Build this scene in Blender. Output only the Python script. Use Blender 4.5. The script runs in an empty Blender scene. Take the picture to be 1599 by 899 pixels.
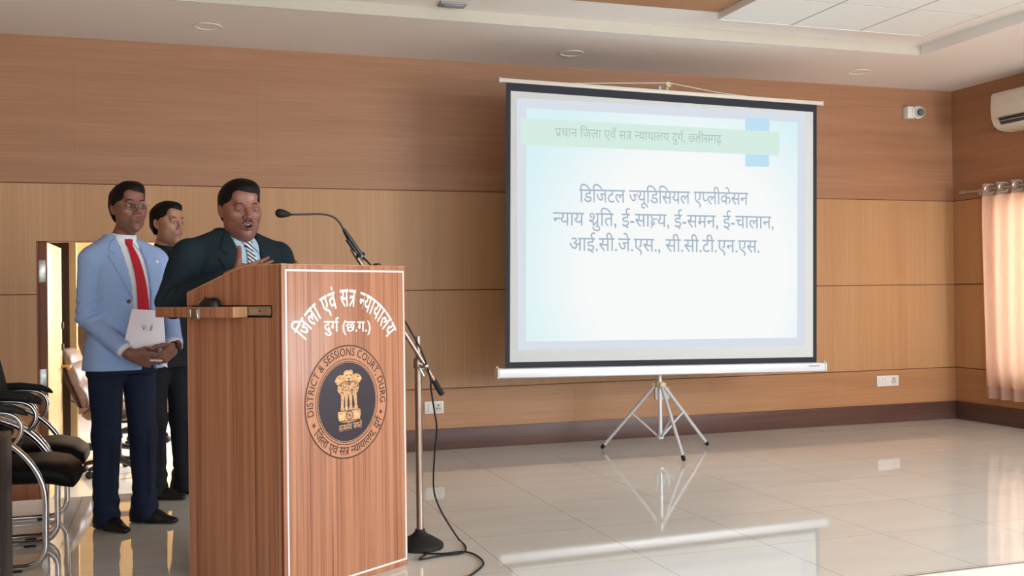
import bpy, bmesh, math, random
import numpy as np
from mathutils import Vector, Matrix
from mathutils.bvhtree import BVHTree
random.seed(7)
rng = np.random.default_rng(3)
SC = bpy.context.scene
COL = SC.collection
PI = math.pi

# ------------------------------------------------------------------ camera
CAM_AXES = Matrix(((0.9495, 0.0101, -0.3132), (-0.3135, -0.0087, -0.9496), (-0.0123, 0.9999, -0.0051)))
_x = Vector(CAM_AXES.col[0]).normalized(); _z = Vector(CAM_AXES.col[2])
_z = (_z - _x * _x.dot(_z)).normalized(); _y = _z.cross(_x)
CAM_AXES = Matrix((_x, _y, _z)).transposed()
CAM_POS = Vector((0, 0, 1.16))
cam_data = bpy.data.cameras.new('camera'); cam_data.sensor_width = 36.0; cam_data.lens = 36.0 * 1600 / 1599
cam_data.clip_start = 0.05; cam_data.clip_end = 200
cam = bpy.data.objects.new('camera', cam_data); COL.objects.link(cam)
cam.matrix_world = Matrix.Translation(CAM_POS) @ CAM_AXES.to_4x4()
SC.camera = cam

# ------------------------------------------------------------------ light and exposure
SC.view_settings.view_transform = 'Standard'; SC.view_settings.look = 'None'
SC.view_settings.gamma = 1.0; SC.view_settings.use_curve_mapping = False
SC.view_settings.exposure = -0.06
world = bpy.data.worlds.new('world'); SC.world = world; world.use_nodes = True
bg = world.node_tree.nodes['Background']; bg.inputs[0].default_value = (0.83, 0.94, 1.0, 1); bg.inputs[1].default_value = 2.5

def area_light(name, loc, target, sx, sy, power, color):
    l = bpy.data.lights.new(name, 'AREA'); l.shape = 'RECTANGLE'; l.size = sx; l.size_y = sy; l.energy = power; l.color = color
    o = bpy.data.objects.new(name, l); COL.objects.link(o); o.location = loc
    o.rotation_euler = (Vector(target) - Vector(loc)).to_track_quat('-Z', 'Y').to_euler()
    return o
# daylight from the hall's windows (right side wall, rear wall) and the window behind the curtain
area_light('hall_window_light', (6.3, 0.6, 1.6), (1.0, 5.2, 1.0), 3.2, 1.8, 330, (0.94, 0.97, 1.0))
area_light('rear_window_light', (1.5, -5.0, 2.2), (2.2, 7.0, 1.2), 6.0, 2.0, 90, (0.93, 0.97, 1.0))
area_light('curtain_window_light', (7.5, 5.9, 1.35), (6.0, 5.9, 1.2), 2.2, 1.9, 165, (1.0, 0.90, 0.76))
area_light('back_room_window_light', (1.9, 10.6, 1.4), (-0.6, 10.4, -0.4), 2.6, 1.8, 300, (0.95, 0.97, 1.0))

# ------------------------------------------------------------------ helpers
def at(px, py, axis, val):
    """world point where the photo's pixel (1599x899 frame) meets a plane axis=val; used to read off places"""
    d = CAM_AXES @ Vector((px - 799.5, -(py - 449.5), -1600.0))
    return CAM_POS + d * ((val - CAM_POS[axis]) / d[axis])

def srgb(r, g, b):
    f = lambda c: (c / 255 / 12.92) if c / 255 <= .04045 else ((c / 255 + .055) / 1.055) ** 2.4
    return (f(r), f(g), f(b), 1.0)

MATS = {}
def mat(name, col, rough=0.5, metal=0.0, spec=0.5, **kw):
    m = bpy.data.materials.new(name); m.use_nodes = True; nt = m.node_tree; b = nt.nodes['Principled BSDF']
    b.inputs['Base Color'].default_value = col if len(col) == 4 else srgb(*col)
    b.inputs['Roughness'].default_value = rough; b.inputs['Metallic'].default_value = metal
    b.inputs['Specular IOR Level'].default_value = spec
    for k, v in kw.items(): b.inputs[k].default_value = v
    MATS[name] = m
    return m
def nodes(m): return m.node_tree, m.node_tree.nodes['Principled BSDF']
def N(nt, typ, **kw):
    n = nt.nodes.new(typ)
    for k, v in kw.items(): setattr(n, k, v)
    return n
def noise_mix(m, c1, c2, scale=(1, 1, 1), nscale=5, detail=4, coord='Object', lo=.3, hi=.7, rough_var=None, bump=0, dist=0.01, distort=0.0):
    """two-colour procedural mix driven by a stretched noise"""
    nt, b = nodes(m)
    tc = N(nt, 'ShaderNodeTexCoord'); mp = N(nt, 'ShaderNodeMapping'); mp.inputs['Scale'].default_value = scale
    nz = N(nt, 'ShaderNodeTexNoise'); nz.inputs['Scale'].default_value = nscale; nz.inputs['Detail'].default_value = detail
    nz.inputs['Distortion'].default_value = distort
    rp = N(nt, 'ShaderNodeValToRGB'); rp.color_ramp.elements[0].position = lo; rp.color_ramp.elements[1].position = hi
    rp.color_ramp.elements[0].color = srgb(*c1); rp.color_ramp.elements[1].color = srgb(*c2)
    nt.links.new(tc.outputs[coord], mp.inputs[0]); nt.links.new(mp.outputs[0], nz.inputs['Vector'])
    nt.links.new(nz.outputs[0], rp.inputs[0]); nt.links.new(rp.outputs[0], b.inputs['Base Color'])
    if bump:
        bp = N(nt, 'ShaderNodeBump'); bp.inputs['Strength'].default_value = bump; bp.inputs['Distance'].default_value = dist
        nt.links.new(nz.outputs[0], bp.inputs['Height']); nt.links.new(bp.outputs[0], b.inputs['Normal'])
    return rp

def wood(name, cols, along, rough=.45, fine=55, wide=5, coat=0.0, spec=.4):
    """veneer: broad and fine streaks along one axis ('x' horizontal on any wall, 'z' vertical)"""
    m = mat(name, cols[1], rough, spec=spec); nt, b = nodes(m)
    if coat: b.inputs['Coat Weight'].default_value = coat; b.inputs['Coat Roughness'].default_value = .12
    tc = N(nt, 'ShaderNodeTexCoord')
    def nz(sc, seed, det=5):
        mp = N(nt, 'ShaderNodeMapping'); mp.inputs['Scale'].default_value = sc; mp.inputs['Location'].default_value = (seed, seed * .7, seed * .3)
        n = N(nt, 'ShaderNodeTexNoise'); n.inputs['Scale'].default_value = 1.0; n.inputs['Detail'].default_value = det; n.inputs['Roughness'].default_value = .6
        nt.links.new(tc.outputs['Object'], mp.inputs[0]); nt.links.new(mp.outputs[0], n.inputs['Vector'])
        return n
    a = nz((fine, fine, .9) if along == 'z' else (1.6, 1.6, fine), 3.1); c = nz((wide, wide, .35) if along == 'z' else (.5, .5, wide), 7.7, 3)
    mx = N(nt, 'ShaderNodeMix', data_type='FLOAT'); mx.inputs[0].default_value = .5
    nt.links.new(a.outputs[0], mx.inputs[2]); nt.links.new(c.outputs[0], mx.inputs[3])
    rp = N(nt, 'ShaderNodeValToRGB'); e = rp.color_ramp.elements
    e[0].position = .36; e[0].color = srgb(*cols[0]); e[1].position = .64; e[1].color = srgb(*cols[2])
    k = e.new(.5); k.color = srgb(*cols[1])
    nt.links.new(mx.outputs[0], rp.inputs[0]); nt.links.new(rp.outputs[0], b.inputs['Base Color'])
    return m

class MB:
    """collects shapes, builds ONE mesh object"""
    def __init__(s): s.v = []; s.f = []; s.m = []; s.sm = []
    def add(s, V, F, mi=0, smooth=False):
        o = len(s.v); s.v += [tuple(p) for p in V]
        for f in F: s.f.append([i + o for i in f]); s.m.append(mi); s.sm.append(smooth)
        return s
    def box(s, c, size, rot=None, bevel=0.0, mi=0, seg=2, smooth=None):
        bm = bmesh.new(); bmesh.ops.create_cube(bm, size=1.0)
        for v in bm.verts: v.co = Vector((v.co.x * size[0], v.co.y * size[1], v.co.z * size[2]))
        if bevel: bmesh.ops.bevel(bm, geom=list(bm.edges), offset=bevel, segments=seg, profile=.5, affect='EDGES')
        M = (rot.to_4x4() if rot is not None else Matrix.Identity(4))
        bm.verts.index_update()
        V = [M @ v.co + Vector(c) for v in bm.verts]; F = [[v.index for v in f.verts] for f in bm.faces]; bm.free()
        return s.add(V, F, mi, bool(bevel) if smooth is None else smooth)
    def box2(s, a, b, bevel=0.0, mi=0, seg=2):
        c = [(p + q) / 2 for p, q in zip(a, b)]; return s.box(c, [abs(q - p) for p, q in zip(a, b)], None, bevel, mi, seg)
    def tube(s, pts, r, n=10, closed=False, mi=0, cap=True):
        pts = [Vector(p) for p in pts]; k = len(pts); rs = r if isinstance(r, (list, tuple)) else [r] * k
        V = []; F = []; up = None
        for i, p in enumerate(pts):
            a = pts[(i - 1) % k] if (i or closed) else p; c = pts[(i + 1) % k] if (i < k - 1 or closed) else p
            t = (c - a).normalized()
            if up is None: up = t.orthogonal().normalized()
            up = (up - t * up.dot(t)).normalized(); w = t.cross(up)
            for j in range(n):
                an = 2 * PI * j / n; V.append(p + (up * math.cos(an) + w * math.sin(an)) * rs[i])
        for i in range(k if closed else k - 1):
            for j in range(n):
                F.append([i * n + j, i * n + (j + 1) % n, ((i + 1) % k) * n + (j + 1) % n, ((i + 1) % k) * n + j])
        if cap and not closed: F.append(list(range(n))[::-1]); F.append([(k - 1) * n + j for j in range(n)])
        return s.add(V, F, mi, True)
    def lathe(s, prof, c=(0, 0, 0), axis=(0, 0, 1), n=24, mi=0, smooth=True):
        q = Vector((0, 0, 1)).rotation_difference(Vector(axis)).to_matrix(); V = []; F = []; c = Vector(c)
        for r, z in prof:
            for j in range(n): an = 2 * PI * j / n; V.append(q @ Vector((r * math.cos(an), r * math.sin(an), z)) + c)
        k = len(prof)
        for i in range(k - 1):
            for j in range(n): F.append([i * n + j, i * n + (j + 1) % n, (i + 1) * n + (j + 1) % n, (i + 1) * n + j])
        if prof[0][0] > 1e-6: F.append(list(range(n))[::-1])
        if prof[-1][0] > 1e-6: F.append([(k - 1) * n + j for j in range(n)])
        return s.add(V, F, mi, smooth)
    def prism(s, poly, fn, mi=0, smooth=False):
        """poly: 2D outline; fn(u, v, side) -> 3D point with side 0/1"""
        n = len(poly); V = [fn(u, v, 0) for u, v in poly] + [fn(u, v, 1) for u, v in poly]
        F = [list(range(n))[::-1], [n + i for i in range(n)]] + [[i, (i + 1) % n, n + (i + 1) % n, n + i] for i in range(n)]
        return s.add(V, F, mi, smooth)
    def sphere(s, c, r, n=16, mi=0, sc=(1, 1, 1), rot=None):
        V = []; F = []; m = n // 2
        R = rot or Matrix.Identity(3)
        for i in range(m + 1):
            th = PI * i / m
            for j in range(n):
                ph = 2 * PI * j / n
                V.append(R @ Vector((r * sc[0] * math.sin(th) * math.cos(ph), r * sc[1] * math.sin(th) * math.sin(ph), r * sc[2] * math.cos(th))) + Vector(c))
        for i in range(m):
            for j in range(n): F.append([i * n + j, (i + 1) * n + j, (i + 1) * n + (j + 1) % n, i * n + (j + 1) % n])
        return s.add(V, F, mi, True)
    def build(s, name, mats, parent=None, autosmooth=True, weld=False):
        me = bpy.data.meshes.new(name); me.from_pydata(s.v, [], s.f)
        for m in (mats if isinstance(mats, (list, tuple)) else [mats]): me.materials.append(m)
        me.polygons.foreach_set('material_index', s.m); me.polygons.foreach_set('use_smooth', s.sm)
        bm = bmesh.new(); bm.from_mesh(me)
        if weld: bmesh.ops.remove_doubles(bm, verts=list(bm.verts), dist=1e-5)
        bmesh.ops.recalc_face_normals(bm, faces=list(bm.faces)); bm.to_mesh(me); bm.free()
        if autosmooth: me.set_sharp_from_angle(angle=math.radians(42))
        o = bpy.data.objects.new(name, me); COL.objects.link(o)
        if parent is not None: o.parent = parent
        return o

def tag(o, label=None, cat=None, group=None, kind=None):
    if label: o['label'] = label
    if cat: o['category'] = cat
    if group: o['group'] = group
    if kind: o['kind'] = kind
    return o
def thing(name, label, cat, loc=(0, 0, 0), rz=0.0, group=None):
    o = bpy.data.objects.new(name, None); COL.objects.link(o); o.location = loc; o.rotation_euler = (0, 0, rz)
    o.empty_display_size = .1
    return tag(o, label, cat, group)
def struct(mb, name, mats, **kw): return tag(mb.build(name, mats, **kw), kind='structure')
def dup(root, loc, rz, label, group=None):
    r = root.copy(); COL.objects.link(r); r.location = loc; r.rotation_euler = (0, 0, rz); r['label'] = label
    if group: r['group'] = group
    for ch in list(root.children):
        c = ch.copy(); COL.objects.link(c); c.parent = r
        for g in list(ch.children):
            d = g.copy(); COL.objects.link(d); d.parent = c
    return r
def arc(c, r, a0, a1, n=8): return [(c[0] + r * math.cos(math.radians(a0 + (a1 - a0) * i / n)), c[1] + r * math.sin(math.radians(a0 + (a1 - a0) * i / n))) for i in range(n + 1)]
def smooth_path(pts, n=8):
    """Catmull-Rom through the points"""
    P = [Vector(p) for p in pts]; P = [P[0] * 2 - P[1]] + P + [P[-1] * 2 - P[-2]]; out = []
    for i in range(1, len(P) - 2):
        for k in range(n):
            t = k / n; a, b, c, d = P[i - 1], P[i], P[i + 1], P[i + 2]
            out.append(.5 * ((2 * b) + (c - a) * t + (2 * a - 5 * b + 4 * c - d) * t * t + (3 * b - a - 3 * c + d) * t ** 3))
    out.append(P[-2]); return out

# ------------------------------------------------------------------ lettering (the built-in font's glyphs, conjuncts put together by hand)
_tc = bpy.data.curves.new('lettering_source', 'FONT'); _to = bpy.data.objects.new('lettering_source', _tc); COL.objects.link(_to)
def _raw(s, bold):
    _tc.body = s; _tc.offset = 0.0; _tc.resolution_u = 4; bpy.context.view_layer.update()
    dg = bpy.context.evaluated_depsgraph_get(); e = _to.evaluated_get(dg); me = e.to_mesh()
    V = [(v.co.x, v.co.y) for v in me.vertices]; F = [list(p.vertices) for p in me.polygons]; e.to_mesh_clear(); return V, F
_cache = {}
def glyphs(s, bold=0.0):
    key = (s, bold)
    if key not in _cache:
        V, F = _raw(s, bold); V2, _ = _raw(s + 'I', bold); VI, _ = _raw('I', bold)
        _cache[key] = (V, F, max(v[0] for v in V2) - max(v[0] for v in VI))
    return _cache[key]
def stroke2(pts, w):
    V = []; F = []
    for i, p in enumerate(pts):
        a = pts[max(i - 1, 0)]; b = pts[min(i + 1, len(pts) - 1)]; dx, dy = b[0] - a[0], b[1] - a[1]; L = math.hypot(dx, dy) or 1
        nx, ny = -dy / L * w / 2, dx / L * w / 2; V += [(p[0] + nx, p[1] + ny), (p[0] - nx, p[1] - ny)]
    for i in range(len(pts) - 1): F.append([2 * i, 2 * i + 1, 2 * i + 3, 2 * i + 2])
    return V, F
def clip_x(V, F, xmax):
    bm = bmesh.new(); vs = [bm.verts.new((x, y, 0)) for x, y in V]
    for f in F:
        try: bm.faces.new([vs[i] for i in f])
        except ValueError: pass
    bmesh.ops.bisect_plane(bm, geom=list(bm.verts) + list(bm.edges) + list(bm.faces), plane_co=(xmax, 0, 0), plane_no=(1, 0, 0), clear_outer=True)
    bm.verts.index_update(); r = ([(v.co.x, v.co.y) for v in bm.verts], [[v.index for v in f.verts] for f in bm.faces]); bm.free(); return r
def compose(seq, bold=0.0):
    """seq: list of strings (already in visual order) and tuples ('half', ch) ('tra',) ('ksha',) ('reph',) ('ra_tail',) ('tta',); returns clusters [(V, F, x0, x1)]"""
    out = []; x = 0.0; w = .075; bb = bold; bold = 0.0
    for it in seq:
        if isinstance(it, str):
            for ch in split_marks(it):
                V, F, adv = glyphs(ch, bold)
                if ch != ' ': out.append(([(a + x, b) for a, b in V], F, x, x + adv))
                x += adv
        elif it[0] == 'half':
            V, F, adv = glyphs(it[1], bold); xs = max(a for a, b in V if b < .12) - w
            V, F = clip_x(V, F, xs); out.append(([(a + x, b) for a, b in V], F, x, x + xs)); x += xs
        elif it[0] == 'reph':
            V, F = stroke2([(x - .10, .60), (x - .17, .70), (x - .16, .80), (x - .06, .85), (x + .02, .80)], w); out.append((V, F, x - .2, x))
        elif it[0] == 'ra_tail':
            V, F = stroke2([(x - .16, .22), (x - .42, .0)], w * .9); out.append((V, F, x - .4, x))
        elif it[0] == 'tra':
            V = []; F = []
            for st in ([(0, .585), (.52, .585)], [(.40, .6), (.40, 0)], [(.40, .36), (.12, .36), (.08, .30)], [(.38, .34), (.22, .16), (.08, .02)]):
                v, f = stroke2(st, w); F += [[i + len(V) for i in q] for q in f]; V += v
            out.append(([(a + x, b) for a, b in V], F, x, x + .52)); x += .52
        elif it[0] == 'ksha':   # half form, no stem
            V = []; F = []
            for st in ([(0, .585), (.46, .585)], [(.12, .6), (.08, .48), (.16, .38), (.46, .38)], [(.2, .38), (.08, .26), (.1, .12), (.24, .1), (.3, .2), (.22, .27), (.1, .0), (.16, -.06)]):
                v, f = stroke2(st, w * .9); F += [[i + len(V) for i in q] for q in f]; V += v
            out.append(([(a + x, b) for a, b in V], F, x, x + .44)); x += .44
        elif it[0] == 'tta':
            V, F, adv = glyphs('त', bold); v, f = stroke2([(.06, .44), (adv - .14, .44)], w * .9)
            F = F + [[i + len(V) for i in q] for q in f]; V = V + v
            out.append(([(a + x, b) for a, b in V], F, x, x + adv)); x += adv
    return [(*smear(V, F, bb), a, b) for V, F, a, b in out], x
def smear(V, F, b):
    if b <= 0: return [(x, y, 0.0) for x, y in V], F
    V2 = []; F2 = []; k = 0
    for dx, dy in ((-b, 0), (b, 0), (0, b * .7), (0, -b * .7), (b * .7, b * .5), (-b * .7, b * .5), (b * .7, -b * .5), (-b * .7, -b * .5)):
        F2 += [[i + len(V2) for i in f] for f in F]; V2 += [(x + dx, y + dy, k * .00006) for x, y in V]; k += 1
    return V2, F2
MARKS = 'ुूेैंँृ'
def split_marks(s):
    o = []
    for ch in s:
        if (ch in MARKS and o) or (o and o[-1] == 'ि'): o[-1] += ch
        else: o.append(ch)
    return o
JILA = ['िजला ', 'एवं ', 'स', ('tra',), ' ', ('half', 'न'), 'यायालय']
DURG = ['दुग', ('reph',)]
def line_text(name, seq, place, m, parent, bold=0.0):
    """place(u in 0..1 along, v in em above the baseline, total em width) -> point"""
    cl, W = compose(seq, bold); mb = MB()
    for V, F, _, _ in cl: mb.add([place(a / W, b, W, c) for a, b, c in V], F)
    return mb.build(name, m, parent, autosmooth=False)
def arc_text(name, seq, fn, rad, a0, a1, m, parent, size, bold=0.0, inside=False, vs=1.0):
    """letters standing on a circle of radius rad from angle a0 to a1 (degrees); fn(u, v) -> point"""
    cl, W = compose(seq, bold); mb = MB(); k = (a1 - a0) / W
    for V, F, x0, x1 in cl:
        an = math.radians(a0 + k * (x0 + x1) / 2); xc = (x0 + x1) / 2
        ca, sa = math.cos(an), math.sin(an)
        tx = (sa, -ca) if not inside else (-sa, ca); up = (ca, sa) if not inside else (-ca, -sa)
        sx = abs(math.radians(k)) * rad
        mb.add([fn(rad * ca + (a - xc) * sx * tx[0] + b * size * vs * up[0], rad * sa + (a - xc) * sx * tx[1] + b * size * vs * up[1], c) for a, b, c in V], F)
    return mb.build(name, m, parent, autosmooth=False)
# ------------------------------------------------------------------ materials
M_up = wood('wall_veneer_horizontal', [(158, 113, 82), (168, 122, 90), (177, 132, 100)], 'x', .42, 110, 9)
M_mid = wood('wall_veneer_vertical', [(180, 134, 92), (187, 142, 99), (194, 150, 107)], 'z', .4, 90, 7)
M_low = wood('wall_veneer_low', [(168, 120, 82), (179, 131, 91), (188, 142, 101)], 'x', .4, 100, 8)
M_groove = mat('groove_shadow_gap', (120, 78, 48), .7)
M_base = wood('baseboard_brown', [(84, 58, 52), (98, 70, 62), (110, 82, 72)], 'x', .4, 90, 8)
M_ceil = mat('ceiling_white', (240, 236, 232), .9)
M_ceil2 = mat('ceiling_upper_white', (236, 232, 228), .9)
M_tile = mat('acoustic_tile', (236, 238, 236), .85)
M_grey = mat('grid_bar', (150, 152, 156), .6)
M_white = mat('white_plastic', (232, 230, 226), .35)
M_offwhite = mat('offwhite_plastic', (214, 208, 196), .4)
M_black = mat('black_plastic', (22, 22, 24), .4)
M_rubber = mat('black_rubber', (18, 18, 19), .7)
M_chrome = mat('chrome', (205, 205, 208), .12, 1.0)
M_steel = mat('brushed_steel', (190, 188, 182), .28, 1.0)
M_nickel = mat('worn_nickel', (168, 150, 138), .3, .9)
M_alu = mat('painted_aluminium', (214, 216, 220), .3, .25)
M_brass = mat('brass', (190, 150, 80), .3, 1.0)
M_glass = mat('window_glass', (240, 245, 245), .02, 0, .5, **{'Transmission Weight': 1.0})
M_leather = mat('black_leather', (22, 21, 22), .5, spec=.1)
noise_mix(M_leather, (12, 12, 13), (22, 21, 22), nscale=60, bump=.08, dist=.002)
M_tan = mat('taupe_leather', (126, 104, 94), .4)
noise_mix(M_tan, (120, 98, 88), (134, 112, 100), nscale=30, bump=.08, dist=.002)
M_darkbrown = mat('dark_brown_leather', (52, 30, 26), .4)
M_doorleaf = wood('door_leaf_cream', [(222, 188, 128), (230, 198, 140), (236, 206, 150)], 'z', .4, 80, 6)
M_doorstile = wood('door_edge_brown', [(112, 66, 40), (134, 84, 54), (150, 98, 64)], 'z', .45, 120, 12)
M_backroom = wood('back_room_veneer', [(214, 168, 100), (224, 180, 112), (232, 190, 124)], 'z', .45, 60, 5)
M_darkwood = wood('dark_post_brown', [(60, 42, 30), (70, 50, 36), (80, 58, 42)], 'z', .5, 60, 6)

# glossy vitrified floor tiles with fine joints
M_floor = mat('vitrified_floor_tile', (206, 194, 180), .028, 0, .5)
nt, b = nodes(M_floor)
tc = N(nt, 'ShaderNodeTexCoord'); sep = N(nt, 'ShaderNodeSeparateXYZ'); nt.links.new(tc.outputs['Object'], sep.inputs[0])
def joint(axis, off, pitch=.615, w=.0016):
    a = N(nt, 'ShaderNodeMath', operation='SUBTRACT'); a.inputs[1].default_value = off - pitch / 2; nt.links.new(sep.outputs[axis], a.inputs[0])
    p = N(nt, 'ShaderNodeMath', operation='PINGPONG'); p.inputs[1].default_value = pitch / 2; nt.links.new(a.outputs[0], p.inputs[0])
    g = N(nt, 'ShaderNodeMath', operation='GREATER_THAN'); g.inputs[1].default_value = pitch / 2 - w; nt.links.new(p.outputs[0], g.inputs[0]); return g
gx = joint('X', 1.945); gy = joint('Y', 4.075)
mxj = N(nt, 'ShaderNodeMath', operation='MAXIMUM'); nt.links.new(gx.outputs[0], mxj.inputs[0]); nt.links.new(gy.outputs[0], mxj.inputs[1])
mp = N(nt, 'ShaderNodeMapping'); mp.inputs['Scale'].default_value = (.8, 3.0, 1); nt.links.new(tc.outputs['Object'], mp.inputs[0])
nz = N(nt, 'ShaderNodeTexNoise'); nz.inputs['Scale'].default_value = 2.2; nz.inputs['Detail'].default_value = 6; nt.links.new(mp.outputs[0], nz.inputs['Vector'])
rp = N(nt, 'ShaderNodeValToRGB'); rp.color_ramp.elements[0].position = .3; rp.color_ramp.elements[1].position = .7
rp.color_ramp.elements[0].color = srgb(221, 225, 220); rp.color_ramp.elements[1].color = srgb(230, 233, 228); nt.links.new(nz.outputs[0], rp.inputs[0])
mixc = N(nt, 'ShaderNodeMix', data_type='RGBA'); nt.links.new(mxj.outputs[0], mixc.inputs[0]); nt.links.new(rp.outputs[0], mixc.inputs[6]); mixc.inputs[7].default_value = srgb(160, 150, 140)
nt.links.new(mixc.outputs[2], b.inputs['Base Color'])
M_riser = mat('riser_tile', (196, 196, 190), .25)
M_nosing = mat('stage_edge_grout', (132, 118, 100), .7)
M_hallfloor = mat('hall_floor', (200, 190, 176), .2)

# ------------------------------------------------------------------ room shell
XR, YW, ZC, ZL, ZB = 6.60, 7.428, 2.908, -0.45, -0.20
DX0, DX1, DZ = -0.862, 0.36, 1.545
NX, NY = 0.50, 6.49            # the stage floor stops short of the wall in front of the doorway
f = MB()
f.prism([(-4, 3.437), (XR, 3.437), (XR, YW), (NX, YW), (NX, NY), (-4, NY)], lambda u, v, s: (u, v, 0 if s else -.06))
struct(f, 'floor', M_floor)
f = MB(); f.box2((-4, -4, ZL - .1), (XR, 3.37, ZL)); f.box2((-4, NY + .02, ZB - .1), (NX, YW, ZB)); struct(f, 'floor_lower', M_hallfloor)
f = MB()
for k in range(-7, 11):
    x0 = 3.13 + .615 * (k - 1); f.box2((max(x0 + .002, -4), 3.42, ZL), (min(x0 + .613, XR), 3.437, -.062)) if x0 + .6 > -4 and x0 < XR else None
struct(f, 'trim_1', M_riser)
f = MB(); f.box2((-4, 3.428, -.062), (XR, 3.437, -.001)); struct(f, 'trim_2', M_riser)
f = MB(); f.box2((-4, 3.434, -.003), (XR, 3.442, .0008)); struct(f, 'trim_3', M_nosing)
f = MB(); f.box2((-4, NY - .0, ZB - .1), (NX, NY + .02, -.001)); struct(f, 'trim_4', M_riser)

w = MB()                                                            # back wall: backing with panels and shadow gaps
w.box2((-4, YW + .012, ZL), (DX0, YW + .14, 3.0), mi=0); w.box2((DX1, YW + .012, ZL), (XR + .1, YW + .14, 3.0), mi=0)
w.box2((DX0, YW + .012, DZ), (DX1, YW + .14, 3.0), mi=0)
GAP = .0035
def wpanel(x0, x1, z0, z1, mi, gap=GAP):
    def piece(a, c, e, g):
        if c - a > .01 and g - e > .01: w.box2((a, YW, e), (c, YW + .013, g), mi=mi)
    a, c, e, g = x0 + .0003, x1 - .0003, z0 + gap, z1 - gap
    if c <= DX0 or a >= DX1 or e >= DZ: piece(a, c, e, g); return
    piece(a, min(c, DX0), e, g); piece(max(a, DX1), c, e, g); piece(max(a, DX0), min(c, DX1), max(e, DZ), g)
xs = [-4.0] + [1.76 + 1.19 * k for k in range(-4, 5)] + [XR]
for i in range(len(xs) - 1):
    wpanel(xs[i], xs[i + 1], 1.93, ZC + .05, 1, .0028); wpanel(xs[i], xs[i + 1], 1.19, 1.93, 2); wpanel(xs[i], xs[i + 1], .455, 1.19, 2); wpanel(xs[i], xs[i + 1], .12, .455, 3)
wpanel(-4, DX0, -.02, .12, 3, 0)
struct(w, 'wall_back', [M_groove, M_up, M_mid, M_low])
f = MB(); f.box2((NX, YW - .014, 0), (XR, YW, .157), .002); struct(f, 'baseboard_back', M_base)
f = MB(); f.box2((-4, YW - .014, ZB), (DX0, YW + .01, -.02), .002); struct(f, 'baseboard_back_low', M_doorstile)
f = MB(); f.box2((XR - .014, 3.437, 0), (XR, YW - .014, .157), .002); struct(f, 'baseboard_right', M_base)

w = MB(); WY0, WY1, WZ0, WZ1 = 4.55, 6.94, .42, 1.92               # right wall with the curtained window
HY0, HY1, HZ0, HZ1 = -1.1, 2.3, .7, 2.5                             # and the hall window further forward
def rbox(y0, y1, z0, z1, mi, d=.0): w.box2((XR + d, y0, z0), (XR + (.15 if d else .013), y1, z1), mi=mi)
for (y0, y1, z0, z1) in [(-4, HY0, ZL, 3), (HY0, HY1, ZL, HZ0), (HY0, HY1, HZ1, 3), (HY1, WY0, ZL, 3), (WY0, WY1, ZL, WZ0), (WY0, WY1, WZ1, 3), (WY1, YW + .012, ZL, 3)]:
    rbox(y0, y1, z0, z1, 0, .012)
for (y0, y1, z0, z1, mi) in [(HY1, YW, 1.933, ZC + .05, 1), (HY1, 4.0, 1.194, 1.926, 2), (HY1, 4.0, .459, 1.186, 2), (HY1, 4.0, .0, .451, 3), (4.004, WY0, 1.194, 1.926, 2), (4.004, WY0, .459, 1.186, 2),
                             (4.004, YW, .0, .42, 3), (WY1, YW, 1.194, 1.926, 2), (WY1, YW, .459, 1.186, 2), (WY1, YW, .42, .451, 3), (-4, HY0, 0, 3, 1), (HY0, HY1, 0, HZ0, 3), (HY0, HY1, HZ1, 3, 1)]:
    rbox(y0 + .001, y1 - .001, z0, z1, mi)
struct(w, 'wall_right', [M_groove, M_up, M_mid, M_low])
def window(name, y0, y1, z0, z1, n, glass=True):
    wf = MB(); X0, X1 = XR + .05, XR + .09
    wf.box2((X0, y0, z0), (X1, y1, z0 + .05)); wf.box2((X0, y0, z1 - .05), (X1, y1, z1))
    for i in range(n + 1):
        y = y0 + .025 + (y1 - y0 - .05) * i / n; wf.box2((X0, y - .025, z0 + .05), (X1, y + .025, z1 - .05))
    o = struct(wf, name, M_white)
    if glass:
        g = MB(); g.box2((XR + .067, y0 + .03, z0 + .03), (XR + .073, y1 - .03, z1 - .03)); g.build('glass', M_glass, o)
window('window_1', WY0, WY1, WZ0, WZ1, 3); window('window_2', HY0, HY1, HZ0, HZ1, 4)
w = MB(); w.box2((-4.1, -4.0, ZL), (-4.0, YW + .14, 3.0)); struct(w, 'wall_left', M_mid)

RX, RY = 5.345, 6.335
c = MB(); c.box2((-4, RY, ZC), (XR + .1, YW + .1, 3.06)); c.box2((RX, -4, ZC), (XR + .1, RY, 3.06)); c.box2((-4, -4, 2.982), (RX, RY, 3.06)); struct(c, 'ceiling', M_ceil)
c = MB(); c.box2((-4, RY - .006, ZC - .002), (RX, RY, 2.982)); struct(c, 'trim_8', mat('cove_fascia_dimmed_beige', (200, 193, 178), .85))  # creamy fascia, its colour darkened to offset the strong light on this face
TX0, TY1, TP, TZ = 3.40, 5.925, .545, 2.93
c = MB()
for i in range(3):
    for j in range(7): c.box2((TX0 + TP * i + .007, TY1 - TP * (j + 1) + .007, TZ + .002), (TX0 + TP * (i + 1) - .007, TY1 - TP * j - .007, TZ + .012), mi=0)
c.box2((TX0, TY1 - TP * 7, TZ + .004), (TX0 + TP * 3, TY1, 2.982), mi=1)
c.box2((TX0 - .004, TY1 - TP * 7, TZ), (TX0 + .006, TY1, 2.982), mi=2); c.box2((TX0, TY1 - .006, TZ), (TX0 + TP * 3, TY1 + .004, 2.982), mi=2); c.box2((TX0 + TP * 3 - .006, TY1 - TP * 7, TZ), (TX0 + TP * 3 + .004, TY1, 2.982), mi=2)
struct(c, 'ceiling_tiles', [M_tile, M_grey, M_ceil2])
c = MB(); c.box2((-2.0, 2.0, 2.972), (TX0 - .01, 5.90, 2.982)); struct(c, 'ceiling_wood_panel', M_low)

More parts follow.
